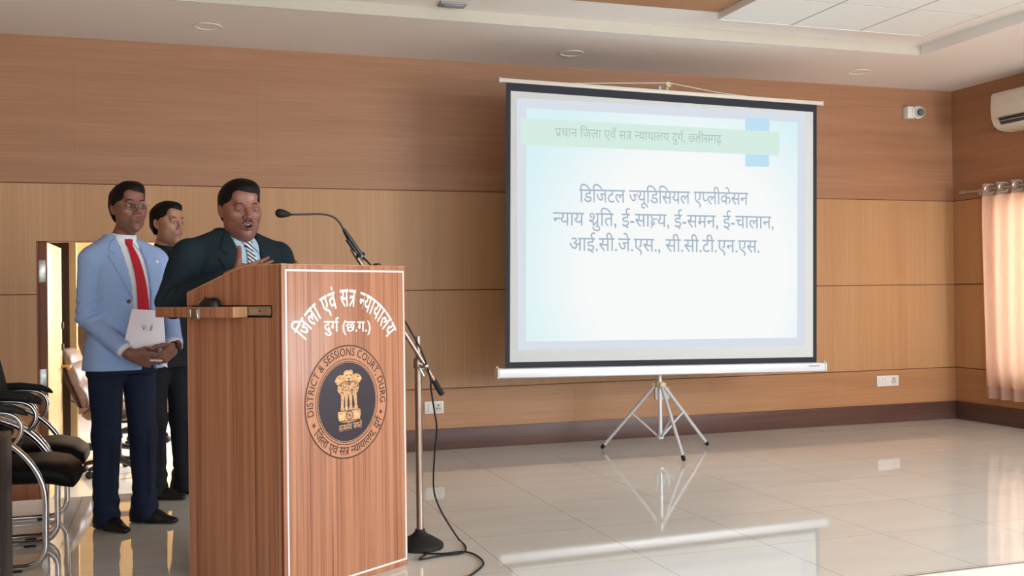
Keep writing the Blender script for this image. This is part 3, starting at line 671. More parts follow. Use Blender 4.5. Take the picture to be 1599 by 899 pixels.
case_prof = [(.0, .033), (-.022, .036), (-.034, .028), (-.038, .0), (-.034, -.026), (-.02, -.034), (.02, -.034), (.03, -.02), (.03, .02), (.012, .034)]
m = MB(); m.prism(case_prof, lambda y, z, s: sp(1.277 if s else -1.277, z, -y)); m.build('case', mat('case_white_metal', (226, 228, 234), .3, .1), t)
for s_ in (-1, 1):
    m = MB(); m.prism([(y * 1.12, z * 1.12) for y, z in case_prof], lambda y, z, s: sp(s_ * (1.29 if s else 1.274), z, -y)); m.box(sp(s_ * 1.285, .042, 0), (.012, .02, .012), None, .002); m.build('case_end_cap', M_offwhite, t)
m = MB(); m.box(sp(1.18, .012, .0375), (.09, .0015, .008), RM); m.build('case_badge', M_grey, t)
FT = 1.965; HW = 1.226
m = MB(); m.prism([(-HW, .03), (HW, .03), (HW, FT), (-HW, FT)], lambda u, v, s: sp(u, v, .0015 if s else 0)); fab = m.build('screen_border', mat('screen_black_border', (26, 32, 44), .7), t)
m = MB(); B = .033; m.prism([(-HW + B, .075), (HW - B, .075), (HW - B, FT - .055), (-HW + B, FT - .055)], lambda u, v, s: sp(u, v, .0025 if s else .0012)); m.build('screen_fabric', mat('screen_fabric', (206, 210, 210), .85), t)
m = MB(); m.box(sp(.0, FT + .013, 0), (2.54, .026, .028), RM, .004); m.build('top_bar', M_offwhite, t)
for s_ in (-1, 1): m = MB(); m.box(sp(s_ * 1.272, FT + .013, 0), (.012, .03, .034), RM, .003); m.build('top_bar_cap', M_offwhite, t)
hk = L(at(1043, 132, 1, py0 - .05))
m = MB(); m.tube([hk + Vector((-.012, .0, -.07)), hk + Vector((-.008, .0, -.02))], .011, 10); m.box(hk + Vector((.0, .0, 0)), (.045, .03, .04), Matrix.Rotation(.4, 3, 'Y'), .01); m.tube([hk + Vector((.01, -.01, .0)), hk + Vector((.03, -.02, .004))], .007, 8); m.build('hanging_hook', MATS['aged_plastic'], t)
m = MB()
for (px, py) in ((888, 130), (1193, 154)): e = L(at(px, py, 1, SPl.y)); m.tube([hk + Vector((0, -.02, .008)), hk * .5 + e * .5 + Vector((0, 0, -.004 if px > 1000 else .006)), e], .003, 6)
m.build('hanging_cord', M_offwhite, t)

# the projected slide: light, so it emits
def glow(name, col, strength=1.0, grad=None):
    m = bpy.data.materials.new(name); m.use_nodes = True; nt = m.node_tree; nt.nodes.remove(nt.nodes['Principled BSDF']); e = N(nt, 'ShaderNodeEmission'); e.inputs[0].default_value = srgb(*col); e.inputs[1].default_value = strength
    nt.links.new(e.outputs[0], nt.nodes['Material Output'].inputs[0])
    if grad:
        tc = N(nt, 'ShaderNodeTexCoord'); mp = N(nt, 'ShaderNodeMapping'); mp.inputs['Location'].default_value = grad[0]; mp.inputs['Scale'].default_value = grad[1]
        g = N(nt, 'ShaderNodeTexGradient', gradient_type='SPHERICAL'); rp = N(nt, 'ShaderNodeValToRGB'); rp.color_ramp.elements[0].color = srgb(*col); rp.color_ramp.elements[1].color = srgb(*grad[2]); rp.color_ramp.elements[1].position = grad[3]
        nt.links.new(tc.outputs['Object'], mp.inputs[0]); nt.links.new(mp.outputs[0], g.inputs[0]); nt.links.new(g.outputs[1], rp.inputs[0]); nt.links.new(rp.outputs[0], e.inputs[0])
    return m
def quad(name, corners, d, m, parent):
    b = MB(); P = [uv(*c) for c in corners]; b.add([sp(u, v, d) for u, v in P], [[0, 1, 2, 3]]); return b.build(name, m, parent, autosmooth=False)
sl = quad('projected_slide', [(806, 153), (1258, 178), (1256, 540), (808, 546)], .004, glow('slide_edge_lavender', (222, 228, 238)), t)
quad('slide_page', [(822, 169), (1245, 191), (1244, 527), (821, 533)], .005, glow('slide_page_cyan', (220, 246, 250), 1.0, ((-.12, 0, -.95), (.72, 0, .72), (253, 254, 254), .42)), sl)
quad('slide_ribbon', [(1163, 184), (1201, 185.5), (1200, 260.5), (1163, 260)], .006, glow('slide_ribbon_blue', (194, 230, 248)), sl)
quad('slide_banner', [(813, 184), (1216, 206), (1216, 243), (813, 226)], .007, glow('slide_banner_green', (218, 241, 232)), sl)
def slide_text(seq, p0, p1, m, em, bold=0.0):
    a, c = uv(*p0), uv(*p1); dx, dy = c[0] - a[0], c[1] - a[1]; Ln = math.hypot(dx, dy)
    line_text('slide_text', seq, lambda k, b, W, c_: sp(a[0] + dx * k, a[1] + dy * k + b * em, .008 + c_), m, sl, bold)
G_t = glow('slide_text_grey', (182, 202, 194)); G_b = glow('slide_text_blue', (170, 188, 204))
slide_text(['प', ('ra_tail',), 'धान ', 'िजला ', 'एवँ ', 'स', ('tra',), ' ', ('half', 'न'), 'यायालय ', 'दुग', ('reph',), ', छ', ('tta',), 'ीसगढ़'], (866, 213), (1126, 224), G_t, .092)
slide_text(['िडिजटल ', ('half', 'ज'), 'यूिडिसयल ', 'ए', ('half', 'प'), 'लीकेसन'], (904, 315.5), (1167, 320), G_b, .142, .004)
slide_text([('half', 'न'), 'याय ', 'श', ('ra_tail',), 'ु', 'ित, ', 'ई-सा', ('ksha',), 'य, ', 'ई-समन, ', 'ई-चालान,'], (863, 351.5), (1208, 357), G_b, .142, .004)
slide_text(['आई.सी.जे.एस., ', 'सी.सी.टी.एन.एस.'], (888, 391), (1186, 394.5), G_b, .142, .004)
# ------------------------------------------------------------------ visitor chairs on the stage (chrome cantilever frames)
M_backcloth = mat('black_back_cloth', (15, 15, 17), .9, spec=.03)
def visitor_chair(label, loc):
    t = thing('visitor_chair', label, 'chair', loc, 0, 'black visitor chairs in a row at the left')
    HWc = .235
    for s in (-1, 1):
        y = s * HWc
        p = [(-.52, .018), (-.30, .018)] + arc((-.085, .103), .085, -90, 0, 8) + [(.0, .20), (.0, .30)] + [(-.012, .37), (-.045, .44), (-.10, .51), (-.17, .565), (-.25, .60), (-.32, .635), (-.375, .69), (-.41, .78), (-.435, .90)]
        m = MB(); m.tube([Vector((x, y, z)) for x, z in p[:12]] + smooth_path([(x, y, z) for x, z in p[11:]], 4)[1:], .0135, 12)
        fr_ = m.build('side_frame', M_chrome, t)
        for x in (-.44, -.12): m = MB(); m.box((x, y, .004), (.05, .026, .012), None, .003); m.build('glide', M_rubber, fr_)
        a = smooth_path([(-.40, y, .672), (-.25, y, .682), (-.16, y, .678), (-.115, y, .66), (-.092, y, .62), (-.10, y, .575), (-.135, y, .525), (-.165, y, .47), (-.17, y, .43)], 5)
        m = MB(); m.tube(a, .0095, 10); m.build('arm_tube', M_chrome, t)
        V = []; F = []; st = [(-.50, .688, .016, .012), (-.46, .70, .024, .016), (-.36, .706, .027, .018), (-.22, .708, .027, .018), (-.12, .694, .025, .017), (-.08, .678, .018, .013), (-.065, .668, .006, .006)]
        for (x, z, rw, rh) in st:
            for j in range(14): an = 2 * PI * j / 14; V.append((x, y + rw * math.copysign(abs(math.cos(an)) ** .7, math.cos(an)), z + rh * math.copysign(abs(math.sin(an)) ** .8, math.sin(an))))
        for i in range(len(st) - 1):
            for j in range(14): F.append([i * 14 + j, i * 14 + (j + 1) % 14, (i + 1) * 14 + (j + 1) % 14, (i + 1) * 14 + j])
        F.append(list(range(14))[::-1]); F.append([(len(st) - 1) * 14 + j for j in range(14)])
        m = MB(); m.add(V, F, 0, True); m.build('armrest', M_rubber, t)
    m = MB(); m.tube([(-.17, -HWc, .40), (-.17, HWc, .40)], .0095, 8); m.tube([(-.40, -HWc, .40), (-.40, HWc, .40)], .0095, 8); m.tube([(-.17, -HWc + .04, .40), (-.40, -HWc + .04, .40)], .0095, 8); m.build('seat_support', M_chrome, t)
    m = MB(); m.tube([(-.51, -HWc, .018), (-.51, HWc, .018)], .0135, 10); m.build('floor_bar', M_chrome, t)
    # cushion: rows along x (back to front, with a waterfall edge), columns across
    def cushion(name, rows, hw, mt, edge=.8):
        V = []; F = []; n = 22
        for (cx, cz, tx, tz, th, wf) in rows:          # centre, direction of thickness (tx, tz), half thickness
            for j in range(n):
                an = 2 * PI * j / n; c, s_ = math.cos(an), math.sin(an); yy = hw * wf * math.copysign(abs(c) ** .45, c); k = th * math.copysign(abs(s_) ** .75, s_) * (1 - .0 * abs(c))
                V.append((cx + tx * k, yy, cz + tz * k))
        for i in range(len(rows) - 1):
            for j in range(n): F.append([i * n + j, i * n + (j + 1) % n, (i + 1) * n + (j + 1) % n, (i + 1) * n + j])
        F.append(list(range(n))[::-1]); F.append([(len(rows) - 1) * n + j for j in range(n)])
        m = MB(); m.add(V, F, 0, True); return m.build(name, mt, t)
    cushion('seat', [(-.47, .405, 0, 1, .01, .8), (-.46, .405, 0, 1, .035, .93), (-.36, .402, 0, 1, .044, 1), (-.15, .405, 0, 1, .05, 1), (-.02, .405, .1, 1, .052, 1), (.045, .392, .45, .9, .052, .98), (.085, .368, .75, .66, .045, .95), (.10, .345, .95, .3, .025, .9), (.102, .338, 1, 0, .008, .85)], .225, M_leather)
    cushion('backrest', [(-0.265, .45, 1, .2, .01, .85), (-0.270, .47, 1, .2, .03, .95), (-0.285, .58, 1, .15, .04, 1), (-0.310, .72, 1, .15, .038, 1), (-0.340, .86, 1, .2, .034, 1), (-0.375, .97, 1, .3, .026, .92), (-0.385, .995, 1, .3, .008, .8)], .235, M_backcloth)
    return t
vc = visitor_chair('nearest black visitor chair with chrome legs at the left edge of the picture', (-.53, 5.04, 0))
dup(vc, (-.545, 5.66, 0), 0, 'black visitor chair with chrome legs right beside the man in the blue blazer')

# ------------------------------------------------------------------ swivel chairs in the room beyond the doorway
def swivel_chair(label, loc, rz):
    t = thing('swivel_chair', label, 'chair', loc, rz, 'taupe leather swivel chairs in the room beyond')
    def pad(name, rows, mt, par=t, n=20):
        V = []; F = []
        for (cx, cz, tx, tz, th, hw) in rows:
            for j in range(n):
                an = 2 * PI * j / n; c, s_ = math.cos(an), math.sin(an); k = th * math.copysign(abs(s_) ** .8, s_)
                V.append((cx + tx * k, hw * math.copysign(abs(c) ** .5, c), cz + tz * k))
        for i in range(len(rows) - 1):
            for j in range(n): F.append([i * n + j, i * n + (j + 1) % n, (i + 1) * n + (j + 1) % n, (i + 1) * n + j])
        F.append(list(range(n))[::-1]); F.append([(len(rows) - 1) * n + j for j in range(n)])
        m = MB(); m.add(V, F, 0, True); return m.build(name, mt, par)
    pad('seat', [(-.24, .50, 0, 1, .02, .20), (-.2, .50, 0, 1, .05, .24), (0, .50, 0, 1, .06, .26), (.18, .505, 0, 1, .06, .26), (.26, .49, .4, .9, .045, .24), (.285, .47, .8, .5, .015, .2)], M_tan)
    b = pad('backrest', [(-.20, 0.560, 1, .2, .02, .22), (-.205, 0.584, 1, .2, .055, .25), (-.235, 0.668, 1, .2, .06, .26), (-.262, 0.722, 1, .2, .052, .26), (-.272, 0.737, 1, .2, .035, .255), (-.278, 0.752, 1, .2, .052, .26), (-.30, 0.824, 1, .2, .058, .26), (-.325, 0.884, 1, .25, .05, .25), (-.335, 0.899, 1, .25, .032, .24), (-.34, 0.914, 1, .25, .052, .235), (-.36, 0.968, 1, .3, .05, .22), (-.385, 1.016, 1, .3, .03, .18), (-.392, 1.025, 1, .3, .008, .14)], M_tan)
    pad('back_shell', [(-.245, 0.560, 1, .2, .012, .23), (-.255, 0.584, 1, .2, .02, .268), (-.285, 0.668, 1, .2, .025, .275), (-.33, 0.764, 1, .2, .025, .275), (-.365, 0.860, 1, .2, .025, .268), (-.40, 0.956, 1, .3, .022, .24), (-.42, 1.022, 1, .3, .012, .18)], M_darkbrown, b)
    for s in (-1, 1):
        m = MB(); m.box((.02, s * .30, .70), (.30, .06, .035), None, .012); a = m.build('armrest', M_tan, t)
        m = MB(); m.tube(smooth_path([(.15, s * .30, .685), (.17, s * .30, .60), (.12, s * .29, .50), (.0, s * .25, .46)], 4), .016, 8); m.tube(smooth_path([(-.12, s * .30, .685), (-.14, s * .30, .58), (-.08, s * .29, .49), (.0, s * .25, .46)], 4), .016, 8); m.build('arm_support', M_black, a)
    m = MB(); m.tube([(0, 0, .10), (0, 0, .45)], .025, 12); m.box((0, 0, .43), (.25, .2, .03), None, .008); m.build('gas_column', M_black, t)
    m = MB()
    for k in range(5):
        an = 2 * PI * k / 5 + .3; m.tube([(0, 0, .11), (.16 * math.cos(an), .16 * math.sin(an), .10), (.30 * math.cos(an), .30 * math.sin(an), .07)], [.03, .022, .016], 8)
    st = m.build('star_base', M_black, t)
    for k in range(5):
        an = 2 * PI * k / 5 + .3; m = MB(); c, s = math.cos(an), math.sin(an)
        m.lathe([(0, -.022), (.024, -.022), (.028, -.016), (.028, .016), (.024, .022), (0, .022)], (.30 * c, .30 * s, .029), (-s, c, 0), 14); m.tube([(.30 * c, .30 * s, .029), (.30 * c, .30 * s, .075)], .008, 6); m.build('caster', M_rubber, st)
    return t
ec = swivel_chair('nearest taupe leather swivel chair beyond the doorway, low back', (-.42, 8.55, ZB), -.12); ec.scale = (.95, .95, .95)
c2 = dup(ec, (-.60, 9.3, ZB), -.35, 'taupe leather swivel chair right beside the open door edge'); c2.scale = (1.08, 1.08, 1.08)
c2 = dup(ec, (-.36, 10.3, ZB), .5, 'farthest taupe leather swivel chair beyond the doorway, mostly hidden'); c2.scale = (1.08, 1.08, 1.08)

# black upright cabinet cut by the left edge of the picture
t = thing('speaker_cabinet', 'black upright loudspeaker cabinet cut off by the left edge of the picture', 'loudspeaker', (-.738, 4.15, 0))
m = MB(); m.box((0, 0, .342), (.30, .28, .645), None, .008); m.build('cabinet', M_black, t)
m = MB(); m.box((0, -.142, .35), (.26, .008, .55), None, .003); m.build('front_grille', M_rubber, t)
for a in (-1, 1):
    for b_ in (-1, 1): m = MB(); m.lathe([(.014, 0), (.018, .004), (.018, .02)], (a * .11, b_ * .10, 0), n=12); m.build('foot', M_rubber, t)
# ------------------------------------------------------------------ people: implicit surfaces turned into meshes
def V3(*a): return np.array(a, float)
def unit(v): v = np.asarray(v, float); return v / np.linalg.norm(v)
def smin(a, b, k):
    if k <= 0: return np.minimum(a, b)
    h = np.clip(.5 + .5 * (b - a) / k, 0, 1); return b + (a - b) * h - k * h * (1 - h)
def smax(a, b, k): return -smin(-a, -b, k)
class Field:
    def __init__(s, lo, hi, h):
        s.lo = np.array(lo, float); s.h = h; n = np.ceil((np.array(hi) - s.lo) / h).astype(int) + 1
        s.ax = [s.lo[i] + h * np.arange(n[i]) for i in range(3)]; s.d = np.full(n, .5)
    def sl(s, lo, hi, pad):
        r = []
        for i in range(3):
            a = max(int((lo[i] - pad - s.lo[i]) / s.h), 0); b = min(int((hi[i] + pad - s.lo[i]) / s.h) + 2, len(s.ax[i])); r.append(slice(a, max(b, a)))
        return tuple(r), (s.ax[0][r[0]][:, None, None], s.ax[1][r[1]][None, :, None], s.ax[2][r[2]][None, None, :])
    def put(s, prim, k=.01, op='add'):
        fn, lo, hi = prim; ix, (X, Y, Z) = s.sl(lo, hi, k + 3 * s.h); v = s.d[ix]
        if v.size == 0: return s
        q = fn(X, Y, Z); s.d[ix] = smin(v, q, k) if op == 'add' else smax(v, -q, k); return s
    def add(s, *prims, k=.01):
        for p in prims: s.put(p, k)
        return s
    def cut(s, *prims, k=.005):
        for p in prims: s.put(p, k, 'sub')
        return s
    def warp(s, fn):
        s.d = s.d + fn(s.ax[0][:, None, None], s.ax[1][None, :, None], s.ax[2][None, None, :]); return s
    def mesh(s):
        d = s.d; S = d < 0; n = np.array(d.shape)
        c = [S[i:n[0] - 1 + i, j:n[1] - 1 + j, k:n[2] - 1 + k] for i in (0, 1) for j in (0, 1) for k in (0, 1)]
        cnt = sum(x.astype(np.int8) for x in c); act = (cnt > 0) & (cnt < 8); I = np.argwhere(act)
        idx = np.full(act.shape, -1, int); idx[tuple(I.T)] = np.arange(len(I)); acc = np.zeros((len(I), 3)); num = np.zeros(len(I))
        off = [np.array(o) for o in ((0, 0, 0), (0, 0, 1), (0, 1, 0), (0, 1, 1), (1, 0, 0), (1, 0, 1), (1, 1, 0), (1, 1, 1))]
        for a in range(8):
            for b in range(a + 1, 8):
                if abs(off[a] - off[b]).sum() != 1: continue
                da = d[tuple((I + off[a]).T)]; db = d[tuple((I + off[b]).T)]; m = (da < 0) != (db < 0); t = np.zeros(len(I)); t[m] = da[m] / (da[m] - db[m])
                p = off[a] + (off[b] - off[a]) * t[:, None]; acc[m] += p[m]; num[m] += 1
        V = s.lo + (I + acc / num[:, None]) * s.h; F = []
        for ax in range(3):
            u, v = (ax + 1) % 3, (ax + 2) % 3; a = S; sh = [slice(None)] * 3; sh2 = [slice(None)] * 3; sh[ax] = slice(0, n[ax] - 1); sh2[ax] = slice(1, n[ax])
            for (flag, rev) in ((S[tuple(sh)] & ~S[tuple(sh2)], False), (~S[tuple(sh)] & S[tuple(sh2)], True)):
                E_ = np.argwhere(flag); ok = (E_[:, u] > 0) & (E_[:, v] > 0) & (E_[:, u] < n[u] - 1) & (E_[:, v] < n[v] - 1); E_ = E_[ok]
                du = np.zeros(3, int); du[u] = 1; dv = np.zeros(3, int); dv[v] = 1
                q = [idx[tuple((E_ - o).T)] for o in (0 * du, du, du + dv, dv)]
                q = np.stack(q[::-1] if rev else q, 1); F.append(q)
        return V, np.concatenate(F)
def box_of(pts, r): P = np.array(pts); return P.min(0) - r, P.max(0) + r
def ell(c, r, R=None):
    c = np.array(c, float); r = np.array(r, float); Rm = np.eye(3) if R is None else np.array(R)
    def fn(X, Y, Z):
        p = [X - c[0], Y - c[1], Z - c[2]]; q = [(Rm[0, i] * p[0] + Rm[1, i] * p[1] + Rm[2, i] * p[2]) for i in range(3)]
        k0 = np.sqrt(sum((q[i] / r[i]) ** 2 for i in range(3))) + 1e-9; k1 = np.sqrt(sum((q[i] / r[i] ** 2) ** 2 for i in range(3))) + 1e-9; return k0 * (k0 - 1) / k1
    m = r.max(); return fn, c - m, c + m
def cap(a, b, ra, rb=None, n=None, fl=1.0):
    """tapered capsule; n, fl: flattened fl times along direction n"""
    a = np.array(a, float); b = np.array(b, float); rb = ra if rb is None else rb; ab = b - a; L2 = max(ab @ ab, 1e-12)
    if n is not None: n = np.array(n, float); n = n - ab * (n @ ab) / L2; n = n / np.linalg.norm(n)
    def fn(X, Y, Z):
        px, py, pz = X - a[0], Y - a[1], Z - a[2]; t = np.clip((px * ab[0] + py * ab[1] + pz * ab[2]) / L2, 0, 1)
        wx, wy, wz = px - ab[0] * t, py - ab[1] * t, pz - ab[2] * t
        if n is not None:
            e = (wx * n[0] + wy * n[1] + wz * n[2]) * (fl - 1); wx, wy, wz = wx + n[0] * e, wy + n[1] * e, wz + n[2] * e
        return np.sqrt(wx * wx + wy * wy + wz * wz) - (ra + (rb - ra) * t)
    lo, hi = box_of([a, b], max(ra, rb)); return fn, lo, hi
def chain(pts, rs): return [cap(pts[i], pts[i + 1], rs[i], rs[i + 1]) for i in range(len(pts) - 1)]
def loft(rows, p=2.3):
    """rows (z, cx, cy, rx, ry): a trunk with smoothly changing elliptical section"""
    R = np.array(rows, float); zz = R[:, 0]
    def fn(X, Y, Z):
        zc = np.clip(Z, zz[0], zz[-1]); zf = zc.ravel(); t = [np.interp(zf, zz, R[:, i]).reshape(zc.shape) for i in range(1, 5)]
        q = (np.abs((X - t[0]) / t[2]) ** p + np.abs((Y - t[1]) / t[3]) ** p) ** (1 / p); d = (q - 1) * np.minimum(t[2], t[3])
        e = np.abs(Z - zc); return np.maximum(d, np.where(e > 0, e, -1.0))
    lo = [(R[:, 1] - R[:, 3]).min(), (R[:, 2] - R[:, 4]).min(), zz[0]]; hi = [(R[:, 1] + R[:, 3]).max(), (R[:, 2] + R[:, 4]).max(), zz[-1]]
    return fn, np.array(lo), np.array(hi)
def rows_dense(rows, n=6):
    """Catmull-Rom densified loft rows"""
    R = [np.array(r, float) for r in rows]; R = [2 * R[0] - R[1]] + R + [2 * R[-1] - R[-2]]; o = []
    for i in range(1, len(R) - 2):
        for k in range(n):
            t = k / n; a, b, c, d = R[i - 1:i + 3]; o.append(.5 * (2 * b + (c - a) * t + (2 * a - 5 * b + 4 * c - d) * t * t + (3 * b - a - 3 * c + d) * t ** 3))
    o.append(R[-2]); return o
def slab(pred, lo, hi): return pred, np.array(lo, float), np.array(hi, float)
def folds(seed, amp, sc, dirs=((1, .4, .6), (.3, 1, -.5), (-.7, .2, 1), (.9, -.8, .3))):
    r = np.random.default_rng(seed); ph = r.uniform(0, 6, len(dirs))
    def fn(X, Y, Z):
        v = 0
        for i, dd in enumerate(dirs): v = v + np.sin(sc * (dd[0] * X + dd[1] * Y + dd[2] * Z) + ph[i] + 1.3 * np.sin(sc * .6 * (dd[1] * X + dd[2] * Y - dd[0] * Z) + i))
        return amp * v / len(dirs)
    return fn
def np_obj(name, V, F, m, parent, colors=None, smooth=0):
    me = bpy.data.meshes.new(name); me.from_pydata(np.asarray(V).tolist(), [], np.asarray(F).tolist())
    for mm in (m if isinstance(m, list) else [m]): me.materials.append(mm)
    me.polygons.foreach_set('use_smooth', [True] * len(me.polygons))
    if colors is not None:
        at_ = me.color_attributes.new('skin', 'FLOAT_COLOR', 'POINT'); at_.data.foreach_set('color', np.concatenate([colors, np.ones((len(colors), 1))], 1).ravel())
    bm = bmesh.new(); bm.from_mesh(me)
    for _ in range(smooth): bmesh.ops.smooth_vert(bm, verts=list(bm.verts), factor=.5, use_axis_x=True, use_axis_y=True, use_axis_z=True)
    bmesh.ops.recalc_face_normals(bm, faces=list(bm.faces)); bm.to_mesh(me); bm.free()
    o = bpy.data.objects.new(name, me); COL.objects.link(o); o.parent = parent; return o
def bvh_of(objs):
    V = []; F = []
    for o in objs:
        k = len(V); V += [v.co.copy() for v in o.data.vertices]; F += [[i + k for i in p.vertices] for p in o.data.polygons]
    return BVHTree.FromPolygons(V, F)
def patch(name, poly, bvh, m, parent, off=.002, th=.004, step=.012, dirv=(0, 1, 0), flat=None, y0=-.6, frame=None):
    """cloth or skin detail: a 2D outline (x, z) laid onto a surface from the front, with thickness"""
    bm = bmesh.new(); fx, fz = frame or (lambda x, z: x, lambda x, z: z)
    f = bm.faces.new([bm.verts.new((x, 0, z)) for x, z in poly]); xs_ = [p[0] for p in poly]; zs_ = [p[1] for p in poly]
    for ax, lo, hi in ((0, min(xs_), max(xs_)), (2, min(zs_), max(zs_))):
        k = lo + step
        while k < hi:
            no = [0, 0, 0]; no[ax] = 1; co = [0, 0, 0]; co[ax] = k
            bmesh.ops.bisect_plane(bm, geom=list(bm.verts) + list(bm.edges) + list(bm.faces), plane_co=co, plane_no=no); k += step
    bmesh.ops.triangulate(bm, faces=list(bm.faces)); D = Vector(dirv).normalized(); last = -.1
    hits = {}
    for v in bm.verts:
        h = bvh.ray_cast(Vector((v.co.x, 0, v.co.z)) + D * y0, D)
        hits[v] = h[0].dot(D) if h[0] is not None else None
    vals = [q for q in hits.values() if q is not None]; df = float(np.median(vals)) if vals else -.1
    for v in bm.verts:
        q = hits[v] if hits[v] is not None else df; v.co = Vector((v.co.x, 0, v.co.z)) + D * (q - off)
    me = bpy.data.meshes.new(name); ex = bmesh.ops.extrude_face_region(bm, geom=list(bm.faces))
    for g in ex['geom']:
        if isinstance(g, bmesh.types.BMVert): g.co -= D * th
    bmesh.ops.recalc_face_normals(bm, faces=list(bm.faces))
    for g in bm.faces: g.smooth = True
    bm.to_mesh(me); bm.free(); me.materials.append(m); me.set_sharp_from_angle(angle=math.radians(50))
    o = bpy.data.objects.new(name, me); COL.objects.link(o); o.parent = parent; return o

def skin_mat(name):
    m = bpy.data.materials.new(name); m.use_nodes = True; nt, b = nodes(m); a = N(nt, 'ShaderNodeVertexColor'); a.layer_name = 'skin'; nt.links.new(a.outputs[0], b.inputs['Base Color'])
    b.inputs['Roughness'].default_value = .42; b.inputs['Specular IOR Level'].default_value = .45; b.inputs['Subsurface Weight'].default_value = .06; b.inputs['Subsurface Radius'].default_value = (.02, .008, .004); return m
M_skin = skin_mat('skin')
M_hair = mat('black_hair', (12, 11, 11), .6, spec=.22); noise_mix(M_hair, (8, 7, 7), (18, 16, 15), scale=(60, 60, 12), nscale=4, bump=.5, dist=.004)
M_stache = mat('moustache_hair', (44, 30, 27), .7, spec=.2)
M_eyew = mat('eye_white', (196, 186, 176), .25); M_iris = mat('eye_iris', (26, 16, 12), .15); M_teeth = mat('teeth', (222, 214, 200), .3)
def lin(c): return np.array(srgb(*c)[:3])

